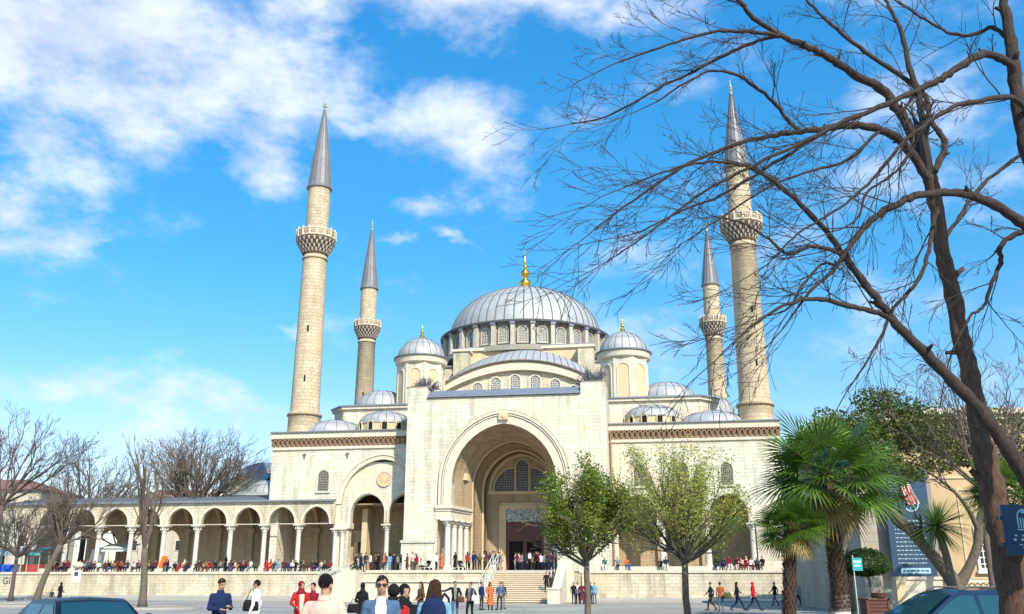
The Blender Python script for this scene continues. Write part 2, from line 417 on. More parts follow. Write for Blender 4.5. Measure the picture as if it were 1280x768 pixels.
# pilasters on the deep reveal and back wall mouldings
b = MB()
arch_band(b, .3, 4.40, SP, .22, 5.25, 5.4, 2.8); arch_band(b, .5, 3.95, 11.45, .2, 8.08, 8.2, 2.8)
b.box(-3.4, 4.6, 9.86, 10, 11.25, 11.5); b.box(-3.4, 4.6, 9.8, 10, 11.5, 11.6)
b.build('inner_moulding', M['ochre'], portal)
for sgn in (-1, 1):
    b = MB(); x = .3+sgn*5.1; b.box(x-.14, x+.14, 3.0, 4.6, 12.4, 12.55); 
    for k in range(5): b.box(x-.5 if sgn > 0 else x, x if sgn > 0 else x+.5, 3.0+k*.32, 3.12+k*.32, 12.2, 12.9)
    b.build('carved_bracket', M['ochre'], portal)
# doorway
door = MB(); arch_z = 8.1
b = MB(); b.box(-1.75, -1.2, 9.6, 10, 2.8, 9.6); b.box(3.05, 3.6, 9.6, 10, 2.8, 9.6); b.box(-1.75, 3.6, 9.6, 10, 9.6, 10.05)
b.box(-2.0, -1.75, 9.75, 10, 2.8, 10.3); b.box(3.6, 3.85, 9.75, 10, 2.8, 10.3); b.box(-2.0, 3.85, 9.75, 10, 10.05, 10.3)
b.build('door_surround', M['ochre'], portal)
b = MB(); b.box(-1.2, 3.05, 9.7, 9.95, 8.2, 9.6, 0); b.build('inscription_panel', M['inscr'], portal)
dr = MB(); dr.box(-1.2, 3.05, 9.82, 9.95, 6.1, 8.2); dr.box(-1.2, -.85, 9.8, 9.95, 2.8, 6.1); dr.box(2.7, 3.05, 9.8, 9.95, 2.8, 6.1); dr.box(.72, 1.13, 9.8, 9.95, 2.8, 6.1)
for k in range(5): dr.box(-1.15, 3.0, 9.76, 9.82, 6.3+k*.38, 6.42+k*.38)
dr.box(-.85, 2.7, 9.97, 9.99, 2.8, 6.1, 1)
door = dr.build('door', [M['door'], M['black']], portal)
# lunette windows
def window(parent, cx, hw, z0, sp, y, mats, fr=.16, e=.15, depth=.12, name='window', T=None, st=0):
    b = MB(T); arch_band(b, cx, hw, sp, fr, y-depth, y+.02, z0, e, st)
    b.box(cx-hw-fr-.05, cx+hw+fr+.05, y-depth-.06, y+.02, z0-fr, z0, 0)
    b.k = 1; arch_fill(b, cx, hw, sp, y-.03, z0, e, 1, st)
    return b.build(name, mats, parent)
window(portal, .62, .72, 11.6, 14.3, 10, [M['ochre'], M['lattice2']], .14)
for sgn in (-1, 1):
    b = MB(); c = .62+sgn*1.0
    P = [(c, 11.6)]; 
    for k in range(9):
        t = k/8; a = t*math.pi/2; P.append((c+sgn*2.25*math.sin(a), 11.6+2.55*math.cos(a)))
    b.extr(P, 9.93, 9.97, 1)
    for i in range(1, len(P)-1):
        (xa, za), (xb, zb) = P[i], P[i+1]
        dx, dz = (xa+xb)/2-c, (za+zb)/2-11.6; L = math.hypot(dx, dz); dx /= L; dz /= L
        b.hexa([(xa,9.85,za),(xb,9.85,zb),(xb,9.98,zb),(xa,9.98,za)], [(xa+dx*.16,9.85,za+dz*.16),(xb+dx*.16,9.85,zb+dz*.16),(xb+dx*.16,9.98,zb+dz*.16),(xa+dx*.16,9.98,za+dz*.16)], 0)
    b.build('window', [M['ochre'], M['lattice2']], portal)
b = MB(); arch_band(b, .62, 3.55, 11.6, .3, 9.75, 9.99, None, .1); b.build('lunette_arch', M['ochre'], portal)
b = MB(); b.box(-10.2, 10.8, .01, 10, 2.7, 2.79); b.build('portal_floor', M['walk'], portal)

# ---- wings
def cornice(parent, x0, x1, y, zt):
    b = MB()
    b.box(x0, x1, y-.42, y, zt-.75, zt-.12, 0); b.box(x0, x1, y-.18, y, zt-2.0, zt-1.9, 0); b.box(x0, x1, y-.10, y, zt-1.9, zt-1.75, 0)
    b.box(x0-.05, x1+.05, y-.62, y, zt-.12, zt, 1)
    n = int(round((x1-x0)/.56)); p = (x1-x0)/n
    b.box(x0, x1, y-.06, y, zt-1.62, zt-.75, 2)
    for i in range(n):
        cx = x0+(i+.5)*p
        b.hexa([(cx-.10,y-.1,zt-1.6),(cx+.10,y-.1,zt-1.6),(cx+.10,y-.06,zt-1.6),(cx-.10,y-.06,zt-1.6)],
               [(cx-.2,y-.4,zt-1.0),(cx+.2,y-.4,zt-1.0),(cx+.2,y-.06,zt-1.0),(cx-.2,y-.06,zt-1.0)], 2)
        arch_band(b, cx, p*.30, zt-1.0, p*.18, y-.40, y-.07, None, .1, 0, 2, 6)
    return b.build('cornice', [M['plain'], M['leaddark'], M['brown']], parent)
YW = 3.7
# left wing
w = MB()
w.box(-26.8, -19.2, YW, YW+1, 10.3, 17.8); 
arch_wall(w, -19.2, -9.9, YW, YW+1, 2.8, 17.8, [(-13.9, 4.5, 9.9, 2.8, .06, 0)])
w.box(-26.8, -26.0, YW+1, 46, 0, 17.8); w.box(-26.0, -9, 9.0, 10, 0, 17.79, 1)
w.box(-26.8, -8, YW, 46, 17.3, 17.78, 0)
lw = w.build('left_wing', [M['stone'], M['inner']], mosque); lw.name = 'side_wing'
cornice(lw, -26.95, -10.3, YW, 17.9)
t = MB()
arch_wall(t, -18.4, -9.6, YW+.28, YW+1.1, 7.75, 14.4, [(-15.5, 1.9, 7.75, 7.75, .1, 1.1), (-11.2, 1.9, 7.75, 7.75, .1, 1.1)])
t.build('arch_infill', M['stone'], lw)
b = MB(); arch_band(b, -13.9, 4.5, 9.9, .42, YW-.14, YW, 9.9, .06, 0, None, 30); arch_band(b, -13.9, 4.92, 9.9, .14, YW-.24, YW, 9.9, .06, 0, None, 30)
for cx in (-15.5, -11.2): arch_band(b, cx, 1.9, 7.95, .3, YW+.18, YW+.28, 7.9, .1, 1.0)
b.build('archivolt', M['plain'], lw)
b = MB(); b.T = Matrix.Translation((-13.75, YW+.2, 12.55)) @ Matrix.Rotation(R(90), 4, 'X')
b.lathe([(.0,.0),(.85,.0),(.85,.08),(.72,.08),(.72,.03),(.3,.03),(.3,.07),(0,.07)], 28)
for k in range(12):
    a = k*math.pi/6; b.tube([(.3*math.cos(a),.3*math.sin(a),.05),(.74*math.cos(a+.4),.74*math.sin(a+.4),.05)], .03, 4)
b.build('roundel', M['ochre'], lw)
b = MB(); column(b, -13.35, YW+.7, TZ, 7.75, .28); b.build('column', M['marble'], lw, auto=40)
b = MB(); b.box(-18.9, -17.5, YW+.15, YW+1.1, TZ, 7.3); b.box(-19.1, -17.3, YW-.1, YW+1.25, 7.3, 7.9); b.build('pier', M['stone'], lw)
for xx in (-18.85, -18.05):
    b = MB(); column(b, xx, YW-.15, TZ, 7.3, .24); b.build('column', M['marble'], lw, auto=40)
window(lw, -20.6, .62, 11.3, 12.9, YW, [M['plain'], M['lattice']], .17)
for xx, zz in ((-23.0, 15.3), (-18.0, 15.3)):
    b = MB(); b.box(xx-.08, xx+.08, YW-.12, YW, zz-.35, zz+.2); b.box(xx-.2, xx+.2, YW-.15, YW, zz, zz+.1); b.build('drain_spout', M['shadowgap'], lw)
# niche doorway within the left porch, plaque
b = MB(); b.box(-18.3, -16.9, 8.6, 9, TZ, 7.0); b.box(-18.5, -16.7, 8.55, 9, 7.0, 7.35); b.box(-16.9, -16.3, 6.5, 9, TZ, 9.6); b.build('doorway_surround', M['ochre'], lw)
b = MB(); b.box(-17.9, -17.3, 8.5, 8.6, 4.9, 6.1); b.build('wall_plaque', M['iron'], lw)
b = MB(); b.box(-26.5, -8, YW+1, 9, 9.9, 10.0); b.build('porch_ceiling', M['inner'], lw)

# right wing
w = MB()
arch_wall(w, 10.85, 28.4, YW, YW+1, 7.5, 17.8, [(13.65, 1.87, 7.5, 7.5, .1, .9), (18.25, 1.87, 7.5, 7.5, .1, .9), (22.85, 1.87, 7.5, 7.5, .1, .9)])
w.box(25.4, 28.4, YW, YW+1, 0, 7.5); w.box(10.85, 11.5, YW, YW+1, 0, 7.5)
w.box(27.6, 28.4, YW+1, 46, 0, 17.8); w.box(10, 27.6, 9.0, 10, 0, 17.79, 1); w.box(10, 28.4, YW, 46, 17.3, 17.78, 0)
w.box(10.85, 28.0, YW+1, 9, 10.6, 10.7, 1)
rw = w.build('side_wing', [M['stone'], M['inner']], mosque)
cornice(rw, 10.85, 28.55, YW, 17.9)
for cx in (13.97, 18.35, 22.85): window(rw, cx, .62, 11.3, 12.9, YW, [M['plain'], M['lattice']], .17)
b = MB()
for cx in (13.65, 18.25, 22.85): arch_band(b, cx, 1.87, 7.55, .28, YW-.08, YW, 7.5, .1, .85)
b.build('archivolt', M['plain'], rw)
for xx in (16.0, 20.55, 25.1):
    b = MB(); column(b, xx, YW+.5, TZ, 7.5, .34); b.build('column', M['marble'], rw, auto=40)
for xx in (11.6, 15.95, 20.55, 25.1):
    b = MB(); b.box(xx-.5, xx+.5, 8.5, 9, TZ, 7.2); b.box(xx-.6, xx+.6, 8.4, 9, 7.2, 7.6); b.build('pilaster', M['inner'], rw)
b = MB(); b.T = Matrix.Translation((10.95, YW-.25, 0)); b.tube([(.1,0,3),(.1,0,17.3)], .09, 8); b.tube([(.1,0,17.3),(-.3,-.3,18.0),(-.3,-.3,21.3)], .08, 8)
b.build('drainpipe', M['brown'], rw)

# ---- domes
def dome_mesh(mb, r, h, z0, n=48, rib=True, lip=.18, c=(0,0,0), k=1.0, ribs=None, m=14):
    prof = [(r+lip, z0-.14), (r+lip, z0), (r, z0+.04)]
    for j in range(1, m+1):
        a = math.pi/2*j/m; prof.append((r*math.cos(a)**k if j < m else 0.0, z0+.04+h*math.sin(a)))
    mb.lathe(prof, n, c, mi=0, cap=False)
    nr = ribs or n
    if rib:
        for i in range(nr):
            a = 2*math.pi*i/nr; pts = [(c[0]+(q+.02)*math.cos(a), c[1]+(q+.02)*math.sin(a), c[2]+z+.015) for q, z in prof[2:-2]]
            mb.tube(pts, max(.035, r*.0062+.018), 4, mi=1)
        for zf in (.62,):
            a = math.asin(zf); rr = r*math.cos(a)**k+.015; 
            mb.lathe([(rr, z0+.04+h*zf-.03), (rr+.012, z0+.04+h*zf), (rr-.01, z0+.04+h*zf+.03)], n, c, mi=1, cap=False)
def finial(parent, c, z0, H, mat, name='finial', s=1.0):
    b = MB(); p = [(0.0,z0-.2),(.55*s,z0-.2),(.42*s,z0+.02*H),(.30*s,z0+.10*H),(.62*s,z0+.17*H),(.74*s,z0+.22*H),(.62*s,z0+.27*H),(.26*s,z0+.32*H),(.26*s,z0+.37*H),
         (.50*s,z0+.42*H),(.58*s,z0+.46*H),(.50*s,z0+.50*H),(.16*s,z0+.55*H),(.26*s,z0+.60*H),(.26*s,z0+.63*H),(.10*s,z0+.67*H),(.18*s,z0+.72*H),(.16*s,z0+.75*H),(.05*s,z0+.80*H),(.03*s,z0+.88*H),(0,z0+H)]
    b.lathe(p, 16, c); 
    # crescent
    pts = [(c[0]+.22*s*math.cos(R(a)), c[1], z0+H*.95+.22*s*math.sin(R(a))) for a in range(120, 421, 30)]
    b.tube(pts, [.02*s]+[.045*s]*(len(pts)-2)+[.02*s], 5)
    return b.build(name, mat, parent, auto=50)

DC = (-2.1, 32, 0)
b = MB(); b.lathe([(0,30.6),(12.4,30.6),(12.4,31.3),(11.6,31.5),(11.3,31.6),(11.3,34.4),(11.5,34.5),(11.6,34.9),(11.2,35.1),(0,35.1)], 48, DC)
drum = b.build('drum', M['drumstone'], mosque, auto=30)
NW = 28
for i in range(NW):
    a = -math.pi/2+2*math.pi*(i+.5)/NW
    T = Matrix.Translation(DC) @ Matrix.Rotation(a+math.pi/2, 4, 'Z')
    window(drum, 0, .58, 31.85, 33.35, -11.32, [M['drumtrim'], M['lattice3']], .15, .1, .16, T=T)
    b = MB(T); arch_band(b, 0, .73, 33.35, .07, -11.52, -11.3, 31.7, .1, 0, 0, 12); b.build('window_shade_line', M['shadowgap'], drum)  # dark outline drawn as groove shade round the window
for i in range(NW):
    a = -math.pi/2+2*math.pi*i/NW
    T = Matrix.Translation(DC) @ Matrix.Rotation(a+math.pi/2, 4, 'Z'); b = MB(T)
    b.box(-.27, .27, -12.0, -11.2, 31.4, 34.2); b.box(-.34, .34, -12.12, -11.2, 34.2, 34.5, 1); b.box(-.32,.32,-12.06,-11.2,31.4,31.65)
    b.build('buttress', [M['drumtrim'], M['leaddark']], drum)
b = MB(); b.lathe([(11.2,34.5),(12.1,34.55),(12.2,34.78),(11.1,35.05)], 64, DC, cap=False); b.build('drum_cornice', M['seam'], drum)
b = MB(); dome_mesh(b, 10.8, 7.45, 34.8, 96, c=DC, ribs=52, lip=.35, k=.95)
cd = b.build('central_dome', [M['lead'], M['seam']], mosque, auto=35)
finial(cd, (DC[0], DC[1], 0), 42.15, 6.6, M['gold'], s=1.2)

# square base block below the drum with stepped buttresses
b = MB()
b.box(-9.0, 7.9, 20.5, 44, 22, 30.75, 0); b.box(-9.4, 8.3, 20.2, 44.2, 30.75, 31.1, 1); b.box(-9.3, 8.2, 20.3, 44.1, 31.1, 31.25, 2)
for x0, x1 in ((-9.6, -7.6), (6.5, 8.5)):
    b.box(x0, x1, 18.6, 20.5, 22, 30.3, 3); b.box(x0-.2, x1+.2, 18.4, 20.6, 30.3, 30.6, 1)
b.box(-14.5, -9.0, 24, 40, 22, 29.5, 3); b.box(7.9, 13.4, 24, 40, 22, 29.5, 3); b.box(-14.7, -9.0, 23.8, 40, 29.5, 29.75, 2); b.box(7.9, 13.7, 23.8, 40, 29.5, 29.75, 2)
b.build('dome_base', [M['ochre'], M['plain'], M['leaddark'], M['rough']], mosque)
# great gable with lead semi dome
def seg_arc(cx, hc, z0, rise, n=28):
    Rr = (hc*hc+rise*rise)/(2*rise); zc = z0+rise-Rr; a = math.asin(min(1, hc/Rr))
    return [(cx+Rr*math.sin(-a+2*a*i/n), zc+Rr*math.cos(-a+2*a*i/n)) for i in range(n+1)]
gA = seg_arc(-.45, 11.1, 22.7, 3.7); gB = seg_arc(-.45, 11.8, 22.8, 4.65); gT = seg_arc(-.6, 9.0, 26.0, 4.3)
n = len(gA)
b = MB()
b.add([(x,14.0,z) for x,z in gA]+[(-.45,14.0,20.5)], [(i,i+1,n) for i in range(n-1)], 1)
b.add([(x,13.55,z) for x,z in gA]+[(x,13.55,z) for x,z in gB]+[(x,14.0,z) for x,z in gA]+[(x,14.6,z) for x,z in gB],
      [q for i in range(n-1) for q in ((i,i+1,n+i+1,n+i),(i,2*n+i,2*n+i+1,i+1),(n+i,n+i+1,3*n+i+1,3*n+i))], 0)
b.box(-11.2, 10.4, 14.0, 20, 20, 22.7, 1)
gable = b.build('gable', [M['plain'], M['rough']], mosque)
b = MB()
for k, (dz, y) in enumerate(((.0, 13.45), (.22, 13.3))):
    g2 = seg_arc(-.45, 11.8+dz, 22.8+dz*.5, 4.65+dz*.5)
    b.tube([(x,y+.1,z) for x,z in g2], .09, 6)
g3 = seg_arc(-.45, 11.1, 22.7, 3.7); b.tube([(x,13.55,z) for x,z in g3], .07, 6)
b.build('gable_moulding', M['shadowgap'], gable)
b = MB(); m = 8
rings = []
for j in range(m+1):
    t = j/m; s_ = math.sin(t*math.pi/2)
    rings.append([((1-t)*x0+t*x1, 13.5+t*7.0, z0*(1-s_)+z1*s_+.12) for (x0, z0), (x1, z1) in zip(gB, gT)])
vs = [v for r in rings for v in r]
b.add(vs, [(j*n+i, j*n+i+1, (j+1)*n+i+1, (j+1)*n+i) for j in range(m) for i in range(n-1)], 0)
for i in range(1, n-1, 1): b.tube([Vector(rings[j][i])+Vector((0,0,.03)) for j in range(m+1)], .045, 4, 1)
b.build('semi_dome', [M['lead'], M['seam']], mosque, smooth=False)
for i, cx in enumerate((-7.6, -5.45, -3.2, -.8, 1.65, 4.05, 6.3)):
    hh = 26.25-abs(cx+.5)**2*.034
    window(gable, cx, .62, 22.5, max(22.9, hh-1.0), 14.0, [M['plain'], M['lattice3']], .2, .1, .14)
b = MB(); b.box(-10.2, 10.2, 4.2, 14.5, 20.35, 20.45); b.build('roof_slab', M['lead'], mosque)

# ---- corner turrets
def turret(cx, cy, R0, z0, z1, sides=8):
    T = Matrix.Translation((cx, cy, 0)); b = MB(T)
    ap = R0*math.cos(math.pi/sides)
    b.lathe([(R0,z0),(R0,z1-.1)], sides, a0=math.pi/sides)
    t = b.build('turret', M['stone'], mosque)
    b = MB(T); b.lathe([(R0,z1-.9),(R0+.18,z1-.75),(R0+.28,z1-.12)], 32); b.build('cornice', M['plain'], t, auto=30)
    b = MB(T); b.lathe([(R0+.2,z1-.12),(R0+.42,z1-.08),(R0+.42,z1+.08),(R0-.1,z1+.2)], 32); b.build('cornice_edge', M['seam'], t)
    for k in range(sides):
        a = k*2*math.pi/sides+math.pi/2*0
        TT = T @ Matrix.Rotation(a, 4, 'Z'); b = MB(TT); hw = R0*.22
        zb = z0+.9; sp = z1-2.3
        arch_band(b, 0, hw, sp, .13, -ap-.10, -ap+.0, zb, .08, 0, 0, 12); b.k = 1; arch_fill(b, 0, hw, sp, -ap-.012, zb, .08, 1)
        b.build('niche', [M['plain'], M['ochre']], t)
    b = MB(T); dome_mesh(b, R0-.1, 2.5, z1+.1, 48, ribs=20, lip=.12)
    d = b.build('turret_dome', [M['lead'], M['seam']], t, auto=35)
    finial(t, (cx, cy, 0), z1+2.5, 2.2, M['gold'], s=.45)
turret(-12.1, 12, 2.95, 20, 27.75); turret(12.45, 12, 2.9, 20, 27.5)

# ---- stepped upper tiers beside the gable
for x0, x1, xc in ((-20.6, -9, -20.0), (10, 20.8, 20.8)):
    b = MB()
    sg = -1 if x0 < 0 else 1
    P = [(x0,9),(x1,9),(x1,40),(x0,40)] 
    xo = x0 if sg < 0 else x1
    xi = x1 if sg < 0 else x0
    pts = [(xi,9),(xo,9),(xo+sg*1.9,11.2),(xo+sg*1.9,40),(xi,40)]
    vs = [(x,y,17.7) for x,y in pts]+[(x,y,21.4) for x,y in pts]; k = 5
    b.add(vs, [(i,(i+1)%k,k+(i+1)%k,k+i) for i in range(k)]+[tuple(k+i for i in range(k))], 0)
    pts2 = [(xi,8.7),(xo+sg*.12,8.7),(xo+sg*2.25,11.1),(xo+sg*2.25,40),(xi,40)]
    for za, zb_, mi in ((21.3, 21.62, 1), (21.62, 21.78, 2)):
        q = .0 if mi == 1 else .15
        p3 = [(x+(sg*q if j in (1,2,3) else 0), y-(q if j in (0,1) else 0)) for j, (x, y) in enumerate(pts2)]
        vs = [(x,y,za) for x,y in p3]+[(x,y,zb_) for x,y in p3]
        b.add(vs, [(i,(i+1)%k,k+(i+1)%k,k+i) for i in range(k)]+[tuple(k+i for i in range(k)), tuple(k-1-i for i in range(k))], mi)
    b.box(min(xi, xi+sg*4.5), max(xi, xi+sg*4.5), 15, 22, 21.8, 25.2, 0); b.box(min(xi, xi+sg*4.7), max(xi, xi+sg*4.7), 14.8, 22.2, 25.2, 25.45, 2)
    b.build('upper_tier', [M['stone'], M['plain'], M['leaddark']], mosque)
def small_dome(cx, cy, r, h, z, drumh=.5, wins=True, ribs=20):
    T = Matrix.Translation((cx, cy, 0)); b = MB(T)
    b.lathe([(r+.05,z-drumh-.4),(r+.05,z)], 32, mi=2); dome_mesh(b, r, h, z, 40, ribs=ribs, lip=.14)
    if wins:
        for k in range(12):
            TT = T @ Matrix.Rotation(k*math.pi/6+.26, 4, 'Z'); b.T = TT
            arch_band(b, 0, .28, z-.3, .1, -r-.2, -r-.0, z-drumh-.1, .1, 0, 2, 8); arch_fill(b, 0, .28, z-.3, -r-.07, z-drumh-.1, .1, 3)
    return b.build('small_dome', [M['lead'], M['seam'], M['ochre'], M['black']], mosque, auto=35)
small_dome(-17.3, 13.5, 3.3, 2.3, 22.0, .3, False); small_dome(17.2, 13.5, 3.4, 2.2, 22.0, .3, False)
small_dome(-14.7, 6.7, 3.0, 1.45, 18.95, .9); small_dome(15.5, 6.7, 3.0, 1.4, 18.85, .9)
small_dome(-21.0, 7.6, 3.6, 1.75, 17.95, .1, False, 16); small_dome(21.9, 7.4, 3.6, 1.6, 17.95, .1, False, 16)
small_dome(22.6, 18, 2.6, 2.2, 21.2, .3, False)
b = MB(); b.box(-23.5, -20.6, 9.5, 12, 17.8, 19.6, 0); b.box(-23.8, -20.6, 9.3, 12, 19.6, 19.8, 1); b.box(23.2,24.6,9.5,12,17.8,19.0,0); b.box(23,24.8,9.3,12,19,19.2,1)
b.build('roof_hatch', [M['stone'], M['leaddark']], mosque)
for i, (cx, sg) in enumerate(((-9.25, -1), (9.6, 1))):
    b = MB(); b.hexa([(cx-1.25,.0,21.75),(cx+1.25,.0,21.75),(cx+1.25,3.9,21.75),(cx-1.25,3.9,21.75)], [(cx-1.15,.2,21.95),(cx+1.15,.2,21.95),(cx+1.15,3.7,21.95),(cx-1.15,3.7,21.95)])
    b.build('parapet_cap', M['shadowgap'], mosque)

# ---- minarets: things of their own
def minaret(name_label, x, y, zb, r0, r1, zring, zbal, rbal, zs, zt, group='minarets of the mosque', pale=True):
    root = empty('minaret', name_label, 'minaret', L2W(x, y, 0), -PHI, group)
    b = MB(); rb = r0+(r1-r0)*.8
    b.lathe([(r0*1.1,zb),(r0*1.1,zring-.25),(r0*1.17,zring-.15),(r0*1.17,zring+.1),(r0,zring+.25),(rb,zbal-2.6),(rb*1.06,zbal-2.55),(rb*1.06,zbal-2.35),(rb,zbal-2.3),(rb,zbal)], 16)
    b.lathe([(r1*1.02,zbal),(r1,zs),(0,zs+.01)], 16)
    b.build('shaft', M['minstone'], root, auto=60)
    b = MB(); b.lathe([(r0*1.11,zring-.3),(r0*1.2,zring-.2),(r0*1.2,zring-.12),(r0*1.11,zring-.1)], 24, cap=False); b.build('band', M['shadowgap'], root); b = MB(); b.lathe([(rb*1.0,zbal-2.62),(rb*1.08,zbal-2.58),(rb*1.0,zbal-2.5)], 24, cap=False); b.build('band', M['shadowgap'], root)
    bal = MB(); z = zbal-1.9; q = (rbal-rb)
    bal.lathe([(rb,z-.2),(rb+.1,z),(rb+q*.25,z+.45),(rb+q*.5,z+.9),(rb+q*.85,z+1.35),(rbal,z+1.6),(rbal+.06,z+1.9),(rbal,z+1.95),(0,z+1.96)], 32, cap=False, mi=1)
    for j in range(4):
        nn = 22; rr = rb+q*(.22+.24*j); zz = z+.1+.42*j
        for k in range(nn):
            a = 2*math.pi*(k+.5*(j % 2))/nn; bal.T = Matrix.Rotation(a, 4, 'Z')
            wv = rr*2*math.pi/nn*.24
            bal.hexa([(rr-.3,-wv*.4,zz-.05),(rr-.02,-wv*.4,zz-.05),(rr-.02,wv*.4,zz-.05),(rr-.3,wv*.4,zz-.05)], [(rr-.3,-wv,zz+.36),(rr+.13,-wv,zz+.36),(rr+.13,wv,zz+.36),(rr-.3,wv,zz+.36)], 0)
    bal.T = None
    balo = bal.build('balcony', [M['drumtrim'], M['corbeldark']], root)
    par = MB(); par.lathe([(rbal-.06,z+1.95),(rbal+.02,z+1.95),(rbal+.02,z+2.05),(rbal-.04,z+2.05),(rbal-.04,z+2.75),(rbal+.05,z+2.78),(rbal+.05,z+2.9),(rbal-.12,z+2.9),(rbal-.12,z+1.95)], 16, cap=False)
    for k in range(16):
        a = 2*math.pi*k/16; par.T = Matrix.Rotation(a, 4, 'Z'); par.box(rbal-.14, rbal+.07, -.07, .07, z+1.95, z+3.1); par.box(rbal-.16, rbal+.09, -.09, .09, z+3.1, z+3.16)
        par.T = Matrix.Rotation(a+math.pi/16, 4, 'Z')
        for kk in (-1, 0, 1): par.box(rbal-.07, rbal-.02, kk*.22-.06, kk*.22+.06, z+2.2, z+2.6, 1)
    par.T = None; par.build('parapet', [M['plain'], M['brown']], balo)
    sp = MB(); H = zt-zs-1.6
    sp.lathe([(r1+.02,zs-.12),(r1+.2,zs-.1),(r1+.22,zs+.1),(r1+.08,zs+.3),(r1*.80,zs+H*.33),(r1*.81,zs+H*.335),(r1*.62,zs+H*.5),(r1*.30,zs+H*.8),(r1*.1,zs+H)], 16, mi=0)
    for k in range(16):
        a = 2*math.pi*k/16; sp.tube([((r+.01)*math.cos(a),(r+.01)*math.sin(a),zz) for r, zz in ((r1+.08,zs+.3),(r1*.80,zs+H*.33),(r1*.62,zs+H*.5),(r1*.30,zs+H*.8),(r1*.1,zs+H))], .03, 4, 1)
    sp.build('spire', [M['leadspire'], M['seam']], root)
    finial(root, (0,0,0), zs+H-.05, 1.7, M['paleg'], s=.36)
    if r0 > 1.5:
        for zz in (24, 30): 
            b = MB(); b.T = Matrix.Rotation(R(12), 4, 'Z'); rr = r0-(r0-r1)*.5*(zz-18)/20; b.box(-.1,.1,-rr-.02,-rr+.2,zz,zz+.7); b.build('slit_window', M['black'], root)
    return root
minaret('tall front left minaret rising from the corner of the left wing', -24.35, 6.3, 17.75, 1.68, 1.37, 20.3, 41.9, 2.38, 48.8, 61.6)
minaret('tall front right minaret seen through the bare branches', 26.5, 6.3, 17.75, 1.68, 1.33, 20.0, 40.6, 2.34, 47.75, 59.4)
minaret('slender rear minaret between the front left minaret and the central dome', -30.1, 45, 0, 1.62, 1.32, 20, 41.6, 2.15, 48.3, 60.7)
minaret('slender rear minaret left of the front right one, its spire tip among twigs', 25.25, 45, 0, 1.45, 1.22, 20, 39.8, 2.0, 46.1, 57.1)

# ================================================================== LEFT ARCADE
arc = empty('arcade', 'long low stone arcade of pointed arches under a lead roof, left of the mosque', 'arcade', L2W(0,0,0), -PHI)
cols = [-19.05-3.93*i for i in range(10)]
b = MB(); ops = [((cols[i]+cols[i+1])/2, 1.5, 7.78, 7.78, .16, .15) for i in range(9)]
arch_wall(b, cols[-1]-.45, -18.95, 3.25, 3.69, 7.78, 10.2, ops)
arch_wall(b, -58.6, cols[-1]-.45, 3.25, 3.69, 0, 10.2, [(-56.6, 1.4, 7.2, 2.8, .16, 0)])
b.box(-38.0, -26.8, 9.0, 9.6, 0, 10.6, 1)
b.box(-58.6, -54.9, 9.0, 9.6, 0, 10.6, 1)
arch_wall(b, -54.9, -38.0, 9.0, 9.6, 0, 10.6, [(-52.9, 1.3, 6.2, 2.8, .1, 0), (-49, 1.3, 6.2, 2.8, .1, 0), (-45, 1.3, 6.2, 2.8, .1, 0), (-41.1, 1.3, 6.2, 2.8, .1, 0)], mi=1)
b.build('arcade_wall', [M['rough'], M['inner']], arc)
b = MB()
for cx, hw, sp, zb, e, st in ops: arch_band(b, cx, hw, sp, .24, 3.15, 3.25, None, e, st)
b.build('archivolt', M['plain'], arc)
b = MB()
b.add([(-59,2.9,10.2),(-19.0,2.9,10.2),(-19.0,3.69,10.2),(-59,3.69,10.2),(-59,2.9,10.38),(-19.0,2.9,10.38),(-19.0,3.69,10.45),(-59,3.69,10.45)], [(0,1,2,3),(0,1,5,4),(4,5,6,7),(1,2,6,5),(0,3,7,4)], 0)
b.add([(-59,3.69,10.45),(-26.82,3.69,10.45),(-26.82,10,11.5),(-59,10,11.5),(-59,10,9.9),(-26.82,10,9.9)], [(0,1,2,3),(3,2,5,4)], 0)
for i in range(56): x = -58.6+i*.57; b.tube([(x,3.7,10.47),(x,10,11.52)], .03, 4, 1)
b.build('roof', [M['leaddark'], M['seam']], arc)
for x in cols[1:]:
    b = MB(); column(b, x, 3.45, TZ+.2, 7.78, .27, cap=.7); b.box(x-.62, x+.62, 2.9, 4.0, TZ, TZ+.2); b.build('column', M['marble'], arc, auto=40)
b = MB()
for x in cols[1:]:
    b = MB(); b.box(x-.3, x+.3, 8.5, 9.0, TZ, 7.2); b.box(x-.5, x+.5, 8.3, 9.0, 7.2, 7.7); b.build('back_pilaster', M['inner'], arc)
b = MB()
for x in cols[1:]:
    b.T = Matrix.Translation((x, 0, 0)) @ Matrix.Rotation(R(90), 4, 'Z')
    arch_wall(b, 3.7, 9.0, -.2, .2, 7.7, 9.9, [(6.3, 2.2, 7.7, 7.7, .1, 0)])
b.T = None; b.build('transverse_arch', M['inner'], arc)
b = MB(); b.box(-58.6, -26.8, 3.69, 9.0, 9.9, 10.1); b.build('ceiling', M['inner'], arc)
for i in range(9):
    b = MB(); b.tube([(cols[i+1]+.3,3.45,7.83),(cols[i]-.3,3.45,7.83)], .06, 6); b.build('tie_rod', M['rail'], arc)

# ================================================================== TERRACE, WALLS, STAIRS
def W(o): o.location = L2W(0,0,0); o.rotation_euler = (0,0,-PHI); return o
